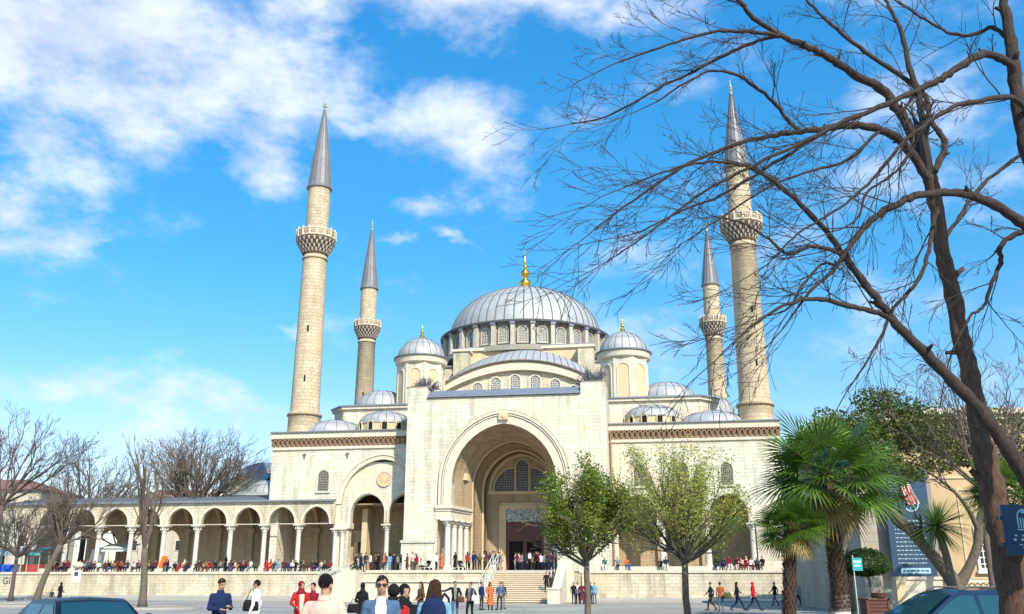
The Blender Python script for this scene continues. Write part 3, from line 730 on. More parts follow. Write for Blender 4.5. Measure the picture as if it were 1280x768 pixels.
# terrace floor sheets
b = MB(); b.box(-62, -16.5, 1.7, 9, 0, TZ-.004)
b.box(-16.5, -6.9, -6.8, 9, 0, TZ-.004); b.box(-6.9, 7.0, -6.8, 10, 0, TZ-.002); b.box(7.0, 31.0, -1.8, 9, 0, TZ-.004)
W(tag(b.build('terrace_floor', M['walk']), kind='structure'))
def ret_wall(label, x0, x1, y, zt=TZ, yb=None, zlo=0.0, ends=True, mat='rough'):
    b = MB(); yb = yb or y+.5
    b.box(x0, x1, y, yb, zlo, zt-.22)
    o = W(b.build('terrace_wall', M[mat])); tag(o, label, 'wall')
    c = MB(); 
    n = max(1, int((x1-x0)/2.2)); p = (x1-x0)/n
    for i in range(n): c.box(x0+i*p+.006, x0+(i+1)*p-.006, y-.12, yb+.15, zt-.22, zt+.02)
    c.build('coping', M['plain'], o)
    c = MB(); c.box(x0, x1, y-.14, y, zlo, zlo+.7); c.box(x0, x1, y-.3, y-.14, zlo, zlo+.45); c.build('footing', M['rough'], o)
    return o
wl = ret_wall('long cream retaining wall below the left arcade, with small dark painted letters', -62, -17.0, 1.5)
b = MB(); b.box(-17.2, -16.2, 1.2, 2.5, 0, TZ-.05); b.box(-17.35, -16.05, 1.05, 2.6, TZ-.05, TZ+.2); b.build('end_pier', M['plain'], wl)
b = MB(); b.box(-57.6,-57.0,1.3,1.6,0,TZ-.22); b.build('pilaster', M['ochre'], wl)
# graffiti letters
fc = bpy.data.curves.new('letters', 'FONT'); fc.body = 'GI7'; fc.size = 1.0; fc.extrude = .01
fo = bpy.data.objects.new('tmp_letters', fc); C.objects.link(fo)
dg = bpy.context.evaluated_depsgraph_get(); fm = bpy.data.meshes.new_from_object(fo.evaluated_get(dg)); bpy.data.objects.remove(fo)
fm.materials.clear(); fm.materials.append(M['iron'])
g = bpy.data.objects.new('painted_letters', fm); C.objects.link(g); g.parent = wl; g.location = (-56.2, 1.485, 1.55); g.rotation_euler = (R(90), 0, 0)
wc = ret_wall('low stepped stone wall in front of the portal, between the two stairs', -13.5, .2, -7.0, TZ)
b = MB(); b.box(-13.5, .2, -7.9, -7.0, 0, 1.75); b.box(-13.6, .2, -8.05, -7.0, 1.75, 1.95); b.build('lower_ledge', M['plain'], wc)
wr = ret_wall('long cream retaining wall right of the central stairs, below the right porch', 7.9, 31.0, -2.0)
b = MB(); b.box(8.2, 9.0, -2.3, -1.4, 0, TZ-.25); b.box(30.2, 31.4, -2.5, -1.2, 0, TZ+.25); b.box(30.1, 31.5, -2.6, -1.1, TZ+.25, TZ+.42); b.build('pier', M['plain'], wr)
b = MB(); b.box(-16.5,-16.0,-6.8,1.5,0,TZ-.22); b.box(7.2,7.9,-6.8,-2,0,TZ-.22); W(tag(b.build('terrace_wall', M['rough']), 'short return walls linking the terrace to its front edge', 'wall'))

# central stairs
st = W(empty('staircase', 'broad stone stairs climbing from the square to the portal door', 'stairs')); NS = 15
for i in range(NS):
    z1 = TZ*(NS-i)/(NS+1)+.0; y0 = -7.0-(i)*.42-.42
    b = MB(); b.box(.6, 6.4, y0, y0+.46 if i else -6.8, 0, z1-.06, 1); b.box(.6, 6.4, y0-.09, y0+.46 if i else -6.8, z1-.06, z1, 0)  # risers given a darker stone colour as painted nosing shade
    b.build('step', [M['plain'], M['ochre']], st)
for x in (.2, 6.4):
    b = MB(); wd = .42 if x < 1 else .8
    vs = []
    for xx in (x, x+wd): vs += [(xx,-7.0,0),(xx,-13.6,0),(xx,-13.6,.7),(xx,-7.0,TZ+.5)]
    b.add(vs, [(0,1,2,3),(7,6,5,4),(0,4,5,1),(1,5,6,2),(2,6,7,3),(3,7,4,0)])
    b.box(x-.12, x+wd+.12, -14.5, -13.6, 0, 1.15); b.box(x-.18, x+wd+.18, -14.56, -13.5, 1.15, 1.3)
    if x > 1: b.box(x-.05, x+wd+.6, -7.0, -5.8, 0, 4.6); b.box(x-.12, x+wd+.7, -7.1, -5.7, 4.6, 4.8)
    b.build('parapet', M['plain'], st)
b = MB()
for xx in (.35, .8):
    b.tube([(xx,-13.8,1.75),(xx,-7.0,TZ+1.45),(xx,-6.2,TZ+1.45)], .045, 6)
    b.tube([(xx,-13.8,1.2),(xx,-7.0,TZ+.95)], .03, 6)
    for k in range(6): yy = -13.8+k*1.36; zz = 1.75+(TZ-.3)*k/5; b.tube([(xx,yy,zz-1.2),(xx,yy,zz)], .035, 6)
b.build('handrail', M['rail'], st)
# left side stairs, running up to the right along the wall
s2 = W(empty('side_staircase', 'narrow stone side stairs with pale handrails left of the portal wall', 'stairs'))
for i in range(16):
    b = MB(); x0 = -17.6+i*.30; b.box(x0, x0+.34, -9.6, -7.1, 0, TZ*(i+1)/16-.003*(i+1)); b.build('step', M['plain'], s2)
b = MB(); b.box(-12.8, -12.0, -9.6, -7.1, 0, TZ-.01); b.box(-13.6,-12.0,-7.1,-6.8,0,TZ-.01); b.build('landing', M['plain'], s2)
for yy in (-9.75, -7.0):
    b = MB(); 
    vs = []
    for q in (yy, yy+.22): vs += [(-17.9,q,0),(-12.6,q,0),(-12.6,q,TZ+.25),(-17.9,q,.35)]
    b.add(vs, [(0,1,2,3),(7,6,5,4),(0,4,5,1),(1,5,6,2),(2,6,7,3),(3,7,4,0)]); b.build('stringer', M['plain'], s2)
    b = MB()
    for dz in (.65, 1.05): b.tube([(-18.0,yy+.1,dz+.1),(-12.7,yy+.1,TZ+dz)], .045, 6)
    for k in range(6): xx = -17.9+k*1.04; zz = .35+(TZ-.1)*k/5; b.tube([(xx,yy+.1,zz-.2),(xx,yy+.1,zz+.8)], .035, 6)
    b.build('handrail', M['rail'], s2)
# raised pavement in front of the walls, with kerb
b = MB()
b.add([(-120,-3.2,.14),(-17.9,-3.2,.14),(-17.9,1.5,.42),(-120,1.5,.42),(-120,-3.2,-.02),(-17.9,-3.2,-.02),(-17.9,1.5,-.02)], [(0,1,2,3),(4,5,1,0),(5,6,2,1)])
b.add([(8.0,-6.4,.14),(42,-6.4,.14),(42,-2.0,.3),(8.0,-2.0,.3),(8,-6.4,-.02),(42,-6.4,-.02),(8,-2,-.02),(42,-2,-.02)], [(0,1,2,3),(4,5,1,0),(4,0,3,6),(5,7,2,1)])
W(tag(b.build('pavement', M['walk']), kind='structure'))
b = MB()
for k in range(45): x = -119+k*2.25; b.box(x, x+2.24, -3.42, -3.2, -.02, .15)
for k in range(15): x = 8.0+k*2.25; b.box(x, x+2.24, -6.62, -6.4, -.02, .15)
W(tag(b.build('kerb', M['kerb']), kind='structure'))

# ================================================================== GROUND
b = MB(); b.add([(-900,-60,-.02),(900,-60,-.02),(900,1500,-.02),(-900,1500,-.02)], [(0,1,2,3)])
tag(b.build('ground', M['farground'], fix=False), kind='structure')
b = MB(); b.add([(-130,25,-.010),(60,25,-.010),(60,125,-.010),(-130,125,-.010)], [(0,1,2,3)])
tag(b.build('plaza', M['plaza'], fix=False), kind='structure')
b = MB(); b.add([(-130,-20,-.014),(60,-20,-.014),(60,25,-.014),(-130,25,-.014)], [(0,1,2,3)])
tag(b.build('road', M['road'], fix=False), kind='structure')
b = MB()
for k in range(60): x = -60+k*2; b.box(x, x+1.99, 24.8, 25.05, -.02, .06)
tag(b.build('kerb', M['kerb']), kind='structure')

# ================================================================== TREES
def catmull(pts, sub=5):
    out = []; P = [pts[0]]+list(pts)+[pts[-1]]
    for i in range(1, len(P)-2):
        p0, p1, p2, p3 = P[i-1], P[i], P[i+1], P[i+2]
        for k in range(sub):
            t = k/sub
            out.append(tuple(.5*((2*b_)+(-a_+c_)*t+(2*a_-5*b_+4*c_-d_)*t*t+(-a_+3*b_-3*c_+d_)*t**3) for a_, b_, c_, d_ in zip(p0, p1, p2, p3)))
    out.append(tuple(pts[-1])); return out
def rdir(d, ang, rg):
    d = d.normalized(); o = d.orthogonal().normalized(); o.rotate(Quaternion(d, rg.uniform(0, 2*math.pi)))
    return (d*math.cos(ang)+o*math.sin(ang)).normalized()
def grow(mb, p, d, L, r, lvl, P, rg, tips=None):
    """P: lv (levels), seg, wig, up, kids, ratio, ang, taper, rmin"""
    ns = P['seg'][min(lvl, len(P['seg'])-1)]; st = L/ns; pts = [p.copy()]; rad = [r]; d = d.normalized(); dirs = [d.copy()]
    for i in range(ns):
        d = d+Vector((rg.gauss(0,1), rg.gauss(0,1), rg.gauss(0,1)))*P['wig']; d.z += P['up']; d.normalize()
        p = p+d*st; pts.append(p.copy()); dirs.append(d.copy()); rad.append(max(P['rmin'], r*(1-(1-P['taper'])*(i+1)/ns)))
    mb.tube(pts, rad, 7 if r > .06 else (5 if r > .02 else 3), cap=False)
    if tips is not None and lvl >= P['lv']-1: tips.extend(zip(pts[1:], dirs[1:]))
    if lvl < P['lv']:
        nk = P['kids'][min(lvl, len(P['kids'])-1)]
        for k in range(nk):
            t = P.get('t0', .25)+(1-P.get('t0', .25))*(k+rg.random())/nk; i = min(ns-1, int(t*ns)); q = pts[i].lerp(pts[i+1], t*ns-i)
            a = R(rg.uniform(*P['ang'])); nd = rdir(dirs[i], a, rg)
            grow(mb, q, nd, L*P['ratio']*rg.uniform(.7, 1.15)*(1.1-.4*t), max(P['rmin'], rad[i]*.62), lvl+1, P, rg, tips)
def leaves(mb, spots, n, size, spread, rg, flat=.5, asp=.55):
    for _ in range(n):
        p, d = spots[rg.randrange(len(spots))]
        c = p+Vector((rg.gauss(0,1), rg.gauss(0,1), rg.gauss(0,1)))*spread
        u = Vector((rg.gauss(0,1), rg.gauss(0,1), rg.gauss(0,flat))).normalized(); w = u.cross(Vector((rg.gauss(0,1), rg.gauss(0,1), rg.gauss(0,1)))).normalized()
        s_ = size*rg.uniform(.6, 1.3)
        mb.add([c-u*s_, c+w*s_*asp, c+u*s_, c-w*s_*asp], [(0,1,2,3)])
TW = dict(lv=2, seg=(8,6,4), wig=.085, up=.02, kids=(5,3), ratio=.55, ang=(16,42), taper=.25, rmin=.0030)
def big_tree(label, limbs, D, seed, shift=None, twig_every=.33, twl=1.0):
    rg = random.Random(seed); root = empty('bare_tree', label, 'tree', (limbs[0][0][0],)*0 or (0,0,0), 0, 'bare trees in the foreground')
    tr = MB(); tw = MB(); base = None
    for li, limb in enumerate(limbs):
        pts = []
        for px, py, w, dd in limb:
            Y = D+dd
            if py > 2000: p = Vector((px, dd+D, w))  # unused
            else: p = at(px, py, Y)
            pts.append((p.x, p.y, p.z, w/2*Y*1.04/F))
        cs = catmull(pts, 6); P3 = [Vector(c[:3]) for c in cs]; rr = [max(.006, c[3]) for c in cs]
        if base is None: base = P3[0].copy()
        ph = rg.uniform(0, 9); k_ = 1.0 if li == 0 else .84
        rr = [q*k_*(1+.07*math.sin(i*1.3+ph)+.05*math.sin(i*2.9+ph*2)) for i, q in enumerate(rr)]
        for i in range(1, len(P3)-1):
            P3[i] += Vector((rg.gauss(0,1), rg.gauss(0,1), rg.gauss(0,1)))*min(.007, rr[i]*.3)
        tr.tube(P3, rr, 14 if rr[0] > .1 else 9, mi=0 if (li == 0 and seed == 11) else 1)
        for i in range(4, len(P3)-3, 9):      # knots and broken stubs
            if rr[i] > .03:
                d = rdir(P3[i]-P3[i-1], R(rg.uniform(40, 80)), rg); L = rr[i]*rg.uniform(1.4, 2.6); q = rr[i]*rg.uniform(.28, .45)
                tr.tube([P3[i], P3[i]+d*L*.6, P3[i]+d*L], [q*1.5, q, q*.7], 7, mi=0 if (li == 0 and seed == 11) else 1)
        # twigs along the limb
        acc = 0.0
        for i in range(1, len(P3)):
            seg = (P3[i]-P3[i-1]); acc += seg.length
            r_ = rr[i]
            if r_ > .085: acc = 0; continue
            frac = i/len(P3); ev = twig_every*(.85 if r_ < .035 else (1.5 if r_ < .055 else 3.2))
            while acc > ev:
                acc -= ev*rg.uniform(.7, 1.3)
                d = rdir(seg, R(rg.uniform(18, 50)), rg); d.z += .06; d.y *= .6
                L = twl*rg.uniform(.35, 1.2)*(1.0 if r_ < .04 else .55)
                Pq = dict(TW); Pq['up'] = rg.uniform(-.045, .05)
                grow(tw, P3[i], d, L, max(.0045, min(.011, r_*.4)), 0, Pq, rg)
        grow(tw, P3[-1], P3[-1]-P3[-2], twl*1.1, rr[-1]*.9, 0, TW, rg)
    root.location = (base.x, base.y, 0)
    off = Matrix.Translation(-root.location)
    for m_ in (tr, tw): m_.v = [(x-root.location.x, y-root.location.y, z) for x, y, z in m_.v]
    tr.build('trunk', [M['bark'], M['limbbark']], root, smooth=True, fix=False); tw.build('crown', M['twig'], root, fix=False)
    return root
A = [
 [(1302,905,50,0),(1280,800,42,0),(1264,720,36,0),(1249,650,31,0),(1238,600,28,0),(1226,540,25,0),(1215,480,22,0),(1201,420,21,0),(1189,360,20,0),(1177,310,19,0),(1170,255,18.5,0),(1162,222,18,0)],
 [(1166,240,17,0),(1157,203,16.5,0),(1149,187,17,.1),(1132,152,16,.2),(1121,136,15,.2),(1102,112,15,.2),(1069,94,13,.1),(1036,73,12,0),(1008,58,11,-.1),(980,47,9,-.2),(942,23,8,-.3),(924,0,7,-.4),(900,-30,5,-.5)],
 [(1166,244,15,0),(1153,212,14,-.1),(1130,180,14,-.2),(1102,163,13,-.3),(1069,157,12,-.4),(1040,160,11,-.5),(1008,164,9,-.6),(961,171,8,-.7),(914,183,6,-.8),(860,205,5,-.9),(800,245,4,-1),(745,285,2.5,-1)],
 [(985,48,8,-.2),(971,44,7,-.3),(930,40,6,-.4),(891,40,5,-.6),(835,56,4,-.8),(774,78,3,-1)],
 [(975,45,7,-.1),(952,50,6,.1),(915,64,6,.2),(877,84,5,.4),(821,112,4,.6),(760,145,3,.8),(715,155,2,.9)],
 [(1000,164,7,-.5),(985,150,6,-.6),(961,122,6,-.8),(924,96,5,-1.0),(891,89,4,-1.1),(858,103,3.5,-1.2),(820,128,2.5,-1.3)],
 [(1162,225,14,.1),(1155,165,11,.4),(1148,120,10,.6),(1137,84,9,.7),(1125,37,7,.8),(1106,0,5,.9)],
 [(1168,215,11,.2),(1181,185,10,.4),(1176,168,9,.5),(1163,150,8,.6),(1157,122,8,.7),(1130,98,8,.8),(1088,70,7,1),(1046,37,6,1.1),(1008,0,4,1.2)],
 [(1040,160,6,-.5),(1000,185,6,-.3),(950,215,5,-.1),(900,245,4,.1),(850,265,3,.2),(800,290,2.5,.3)],
 [(1100,163,6,-.3),(1060,200,5,-.6),(1010,215,4,-.8),(960,235,3.5,-.9),(905,270,3,-1),(860,300,2,-1.1)],
 [(1170,262,8,-.2),(1164,292,7,-.3),(1158,325,6,-.5),(1145,354,6,-.6),(1117,387,5,-.8),(1101,421,4,-.9),(1080,458,3,-1),(1058,490,2,-1)],
 [(1180,300,7,.3),(1196,277,6,.5),(1222,238,6,.8),(1252,211,5,1.0),(1282,190,4,1.2)],
]
B = [
 [(1415,960,60,0),(1395,840,52,0),(1360,720,44,0),(1330,560,38,0),(1325,400,32,0),(1312,280,26,0),(1290,205,22,0),(1276,150,19,0),(1268,90,17,0),(1262,45,15,0),(1254,0,12,0),(1245,-40,9,0)],
 [(1352,700,30,0),(1320,650,26,0),(1285,600,23,-.1),(1250,548,20,-.2),(1215,502,18,-.3),(1165,450,16,-.4),(1120,405,13,-.5),(1092,368,12,-.6),(1068,338,11,-.6),(1045,305,9,-.7),(1008,262,8,-.8),(961,222,7,-.9),(924,206,5,-1),(880,203,4,-1.1),(830,215,3,-1.2),(780,235,2,-1.2)],
 [(1330,350,22,0),(1300,300,19,-.1),(1280,281,17,-.2),(1238,253,15,-.3),(1196,241,13,-.4),(1149,244,12,-.6),(1116,258,11,-.7),(1088,277,10,-.8),(1064,305,8,-.9),(1046,333,6,-.9),(1017,360,5,-1),(990,395,3,-1)],
 [(1120,403,9,-.5),(1098,392,8,-.6),(1060,382,8,-.8),(1020,374,7,-1),(985,380,5,-1.1),(950,400,4,-1.2),(915,430,2.5,-1.3)],
 [(1062,330,7,-.6),(1045,315,6,-.7),(1012,308,6,-.8),(985,317,5,-.9),(962,300,4,-1),(930,280,3,-1.1),(890,270,2,-1.2)],
 [(1270,100,14,0),(1261,80,13,-.1),(1233,68,13,-.3),(1205,80,12,-.5),(1177,98,11,-.6),(1149,112,10,-.7),(1116,127,9,-.8),(1060,150,8,-.9),(1000,180,6,-1),(945,205,5,-1.1),(880,240,4,-1.1),(820,285,3,-1.2),(770,320,2,-1.3)],
 [(1290,150,10,0),(1266,123,9,-.3),(1219,127,8,-.5),(1177,141,7,-.7),(1130,178,6,-.8),(1090,225,5,-.9),(1050,260,4,-1),(1000,290,3,-1),(960,330,2,-1)],
 [(1318,300,10,.1),(1280,290,9,.1),(1251,308,8,.1),(1251,329,7,.2),(1238,358,6,.2),(1230,383,5,.3),(1213,396,4,.3),(1190,440,2.5,.3)],
 [(1262,50,8,0),(1240,35,7,.2),(1210,45,6,.3),(1180,38,5,.4),(1150,20,4,.5),(1110,-5,3,.6)],
 [(1150,112,6,-.7),(1130,140,5,-.7),(1142,175,5,-.8),(1120,215,4,-.9),(1085,240,4,-1),(1070,275,3,-1),(1040,290,2,-1)],
 [(1046,333,5,-.9),(1030,330,4,-.9),(1008,350,4,-1),(985,385,3,-1),(960,395,2,-1)],
]
big_tree('tall bare tree with brown trunk carrying the blue sign', A, 11.5, 11)
big_tree('bare tree whose leaning limbs enter from beyond the frame edge', B, 10.2, 23)

# mid-size street trees in front of the portal
def street_tree(label, px, D, th, crown, leaf, P, nl, ls, spread, seed, tw=M['greybark'], r=.12, lean=0.0, zt=0.0, fan=True, nb=9, group='young street trees on the square', spr=(12, 55), cats='tree', name='street_tree', z0=0.0, keep=None):
    rg = random.Random(seed); x = gx(px, D, 2.5); root = empty(name, label, cats, (x, D, z0), rg.uniform(0, 6), group)
    b = MB(); top = Vector((lean, 0, th)); 
    pts = [Vector((lean*t**1.5+rg.gauss(0,.012)*(t > 0), rg.gauss(0,.012)*(t > 0), th*t)) for t in (0,.15,.3,.5,.7,.85,1)]
    b.tube(pts, [r*1.5, r*1.15, r, r*.93, r*.88, r*.88, r*.8], 12)
    tips = []; t2 = MB()
    for k in range(nb):
        a = R(rg.uniform(*spr)); az = 2*math.pi*(k+rg.random()*.6)/nb
        d = Vector((math.sin(a)*math.cos(az), math.sin(a)*math.sin(az), math.cos(a)))
        grow(t2, top-Vector((0,0,rg.random()*.25*min(1, th*.3))), d, crown*rg.uniform(.8, 1.1), r*rg.uniform(.35, .55), 0, P, rg, tips)
    b.build('trunk', tw, root, smooth=True, fix=False); o = t2.build('branches', P.get('mat', M['twig']), root, fix=False)
    if nl:
        sp = tips if keep is None else [q for q in tips if keep(q[0])]
        l = MB(); leaves(l, sp, nl, ls, spread, rg); l.build('crown', leaf, root, fix=False)
    else: o.name = 'crown'
    return root
P1 = dict(lv=2, seg=(6,5,4), wig=.10, up=.05, kids=(6,4), ratio=.55, ang=(20,50), taper=.35, rmin=.004, mat=M['greybark'])
street_tree('leafy green round-crowned tree beside the stairs, hiding the portal edge', 733, 30, 2.35, 2.3, M['leaf_a'], dict(P1, up=.07), 24000, .046, .13, 5, r=.105, nb=20, spr=(4, 66), keep=lambda p: ((p.x**2+p.y**2)/1.5**2+((p.z-4.0)/1.75)**2 < 1.1) and math.sin(p.x*4.1+p.z*2.2)*math.sin(p.y*3.7+p.z*3.1+1)+.35*math.sin(p.x*9) > -.32)
P2 = dict(lv=2, seg=(7,5,4), wig=.06, up=.075, kids=(6,4), ratio=.5, ang=(14,38), taper=.3, rmin=.0040, mat=M['greybark'])
street_tree('sparse yellow-green tree with upright fanning branches in front of the right porch', 855, 31, 2.45, 2.9, M['leaf_b'], P2, 20000, .041, .12, 9, r=.12, nb=30, spr=(10, 78), tw=M['greybark'])
# bare trees on the square at the left
P3_ = dict(lv=3, seg=(6,5,4,3), wig=.07, up=.09, kids=(6,5,4), ratio=.58, ang=(14,36), taper=.4, rmin=.013, mat=M['fartwig'])
street_tree('bare street tree in an earth island, crown in front of the arcade end', 50, 74, 4.6, 3.5, None, P3_, 0, 0, 0, 31, r=.24, lean=1.3, nb=14, spr=(12,70), group='bare trees on the left of the square', name='bare_tree')
street_tree('bare street tree with straight upright branches between two arcade arches', 183, 66, 4.0, 6.2, None, dict(P3_, up=.12, rmin=.009, kids=(5,3,2), ratio=.45), 0, 0, 0, 37, r=.24, nb=8, spr=(6,36), lean=.35, group='bare trees on the left of the square', name='bare_tree')
# trees behind the arcade
P4 = dict(lv=3, seg=(6,5,4,3), wig=.10, up=.05, kids=(8,5,4), ratio=.55, ang=(18,46), taper=.3, rmin=.016, mat=M['fartwig'])
for i, (lab, px, D, th, cr, sp, nb, mat, r) in enumerate([
  ('dense bare tree with broom-like upright twigs rising behind the arcade roof', 236, 114, 9.6, 8.2, (4,56), 30, M['fartwig'], .30),
  ('spreading bare tree with forked trunk behind the far end of the arcade', 98, 118, 8.0, 9.0, (10,58), 10, M['fartwig2'], .36),
  ('low twiggy bare tree behind the arcade, between two larger bare trees', 148, 125, 6.0, 7.0, (12,66), 12, M['fartwig2'], .24),
  ('tall bare tree at the left edge of the view above a red roof', -12, 98, 9.5, 8.0, (8,58), 10, M['fartwig2'], .36),
  ('low bare tree in front of the pale building at the far left', 18, 92, 4.2, 4.2, (15,80), 13, M['fartwig2'], .2)]):
    street_tree(lab, px, D, th, cr, None, dict(P4, mat=mat, up=.05 if i != 0 else .03), 0, 0, 0, 50+i, r=r, nb=nb, spr=sp, group='bare trees beyond the arcade', name='bare_tree', tw=M['fartwig2'])
# evergreens and shrubs behind right
def leafy(label, px, py, D, rx, ry, nl, ls, seed, leaf, trunk_to=None, name='broadleaf_tree', lean=0.0, branches=10, clump=34, cat='tree', group=None, r=.2):
    rg = random.Random(seed); c = at(px, py, D); root = empty(name, label, cat, (c.x+lean, D, 0), 0, group)
    b = MB(); tip = Vector((-lean, 0, c.z-ry*.5))
    pts = [Vector((0,0,0)), Vector((-lean*.15,0,tip.z*.35)), Vector((-lean*.55,0,tip.z*.7)), tip]
    cs = catmull([tuple(p) for p in pts], 5); b.tube(cs, [r*(1.25-.6*i/len(cs)) for i in range(len(cs))], 10)
    cl = []
    for k in range(clump):
        a = rg.uniform(0, 2*math.pi); z = rg.uniform(-.75, 1); q = math.sqrt(max(0, 1-z*z))*rg.uniform(.55, 1.0)
        p = Vector((-lean+rx*q*math.cos(a), rx*.9*q*math.sin(a), c.z+ry*z*rg.uniform(.6, 1))); cl.append((p, Vector((0,0,1)), rg.uniform(.16, .34)*rx))
        if k < branches: b.tube([tip, tip.lerp(p, .5)+Vector((0,0,-.1*ry)), p], [r*.4, r*.25, r*.08], 5)
    b.build('trunk', M['greybark'], root, smooth=True, fix=False)
    l = MB()
    for _ in range(nl):
        p, d, s = cl[rg.randrange(len(cl))]
        v = Vector((rg.gauss(0,1), rg.gauss(0,1), rg.gauss(0,1))).normalized()*s*rg.uniform(.65, 1.05)**1; v.z *= .75
        u = Vector((rg.gauss(0,1), rg.gauss(0,1), rg.gauss(0,.5))).normalized(); w = u.cross(Vector((rg.gauss(0,1), rg.gauss(0,1), rg.gauss(0,1)))).normalized()
        q = ls*rg.uniform(.6, 1.35); cc = p+v; l.add([cc-u*q, cc+w*q*.55, cc+u*q, cc-w*q*.55], [(0,1,2,3)])
    l.build('crown', leaf, root, fix=False); return root
leafy('dark green broad tree behind the large palm, right of the mosque wing', 1098, 558, 44, 3.3, 2.3, 20000, .08, 3, M['leaf_c'], clump=60, r=.16, lean=-3.0)
leafy('dark green tree behind the bare trunk over the ochre building roof', 1225, 555, 46, 3.0, 1.6, 7000, .085, 4, M['leaf_c'], clump=30)
leafy('small green bush tree seen between palm fronds and ochre building', 1045, 575, 47, 2.1, 2.4, 7000, .085, 6, M['leaf_c'], clump=30)
street_tree('pale bare tree with fine twigs behind the tall brown trunk', 1238, 42, 6.0, 5.2, None, dict(P4, lv=3, rmin=.010, kids=(6,4,4), mat=M['fartwig']), 0, 0, 0, 77, r=.16, nb=12, spr=(8,75), group=None, name='bare_tree')

# leaning multi-stemmed tree and spiky plant before the ochre building
D5 = 34
def tree_from_px(name, label, limbs, D, mat, seed, twp=None, twmat=None, n=10):
    rg = random.Random(seed); b = MB(); t2 = MB(); base = None
    for limb in limbs:
        pts = [(*at(px, py, D+dd), w/2*(D+dd)*1.04/F) for px, py, w, dd in limb]; cs = [(*c[:3], c[3]*.74) for c in catmull(pts, 5)]; P3 = [Vector(c[:3]) for c in cs]
        if base is None: base = Vector((P3[0].x, P3[0].y, 0))
        b.tube(P3, [c[3] for c in cs], n)
        if twp:
            for i in range(len(P3)//2, len(P3), 2): grow(t2, P3[i], rdir(P3[i]-P3[i-1], R(rg.uniform(20,60)), rg), 1.3, cs[i][3]*.5, 0, twp, rg)
    root = empty(name, label, 'tree', base)
    for m_ in (b, t2): m_.v = [(x-base.x, y-base.y, z) for x, y, z in m_.v]
    b.build('trunk', mat, root, smooth=True, fix=False)
    if t2.v: t2.build('crown', twmat, root, fix=False)
    return root
lt = tree_from_px('leaning_tree', 'forked leaning tree with two bare grey stems before the ochre building',
  [[(1200,790,30,0),(1198,755,28,0),(1192,728,24,0),(1168,697,18,0),(1140,667,15,0),(1112,636,13,0),(1085,610,10,.1),(1050,580,7,.3)],
   [(1196,735,22,0),(1210,712,15,-.1),(1222,682,14,-.2),(1224,655,13,-.2),(1232,625,10,-.2),(1240,590,7,-.1),(1250,550,4,0)],
   [(1224,665,10,-.2),(1212,640,7,-.4),(1196,618,5,-.5),(1175,600,4,-.6),(1150,585,3,-.7)],
   [(1226,660,9,-.2),(1240,650,8,-.3),(1255,640,6,-.4),(1275,622,4,-.5)]], D5, M['greybark'], 5,
  dict(lv=2, seg=(5,4,3), wig=.14, up=.03, kids=(4,4), ratio=.6, ang=(20,55), taper=.3, rmin=.008), M['twig'])

def spiky_head(root, c, rad, n, leaf, rg, w=.03, droop=.3, zmin=-.6, name='crown'):
    b = MB()
    for k in range(n):
        z = rg.uniform(zmin, 1); a = rg.uniform(0, 2*math.pi); q = math.sqrt(1-z*z)
        d = Vector((q*math.cos(a), q*math.sin(a), z)); L = rad*rg.uniform(.85, 1.1); s = d.cross(Vector((0,0,1)))
        if s.length < .01: s = Vector((1,0,0))
        s.normalize(); p = Vector(c); rows = []
        for i in range(5):
            t = i/4; pp = p+d*L*t+Vector((0,0,-droop*L*t*t*(1-abs(z)*.6))); ww = w*(1-t)**.7*(.6 if i == 0 else 1)+.001
            rows.append((pp-s*ww, pp, pp+s*ww))
        vs = [v+(Vector((0,0,-w*.35)) if j == 1 else Vector()) for r_ in rows for j, v in enumerate(r_)]
        b.add(vs, [(i*3+j, i*3+j+1, i*3+j+4, i*3+j+3) for i in range(4) for j in range(2)])
    return b.build(name, leaf, root, fix=False)
c = at(1171, 657, 33); yr = empty('spiky_plant', 'round head of spiky green leaves on a short stem by the leaning trunk', 'plant', (at(1190, 720, 33).x, 33, 0))
b = MB(); b.tube(catmull([(0.15,0,0,.14),(.05,0,1.0,.12),(-.1,0,c.z-1.1,.12),(c.x-yr.location.x,0,c.z-.1,.13)], 5) and [p[:3] for p in catmull([(0.15,0,0,.14),(.05,0,1.0,.12),(-.1,0,c.z-1.1,.12),(c.x-yr.location.x,0,c.z-.1,.13)], 5)], .13, 10)
b.build('stem', M['greybark'], yr, smooth=True, fix=False)
spiky_head(yr, (c.x-yr.location.x, 0, c.z), 1.12, 380, M['yucca'], random.Random(4), .022, .18, -.9)

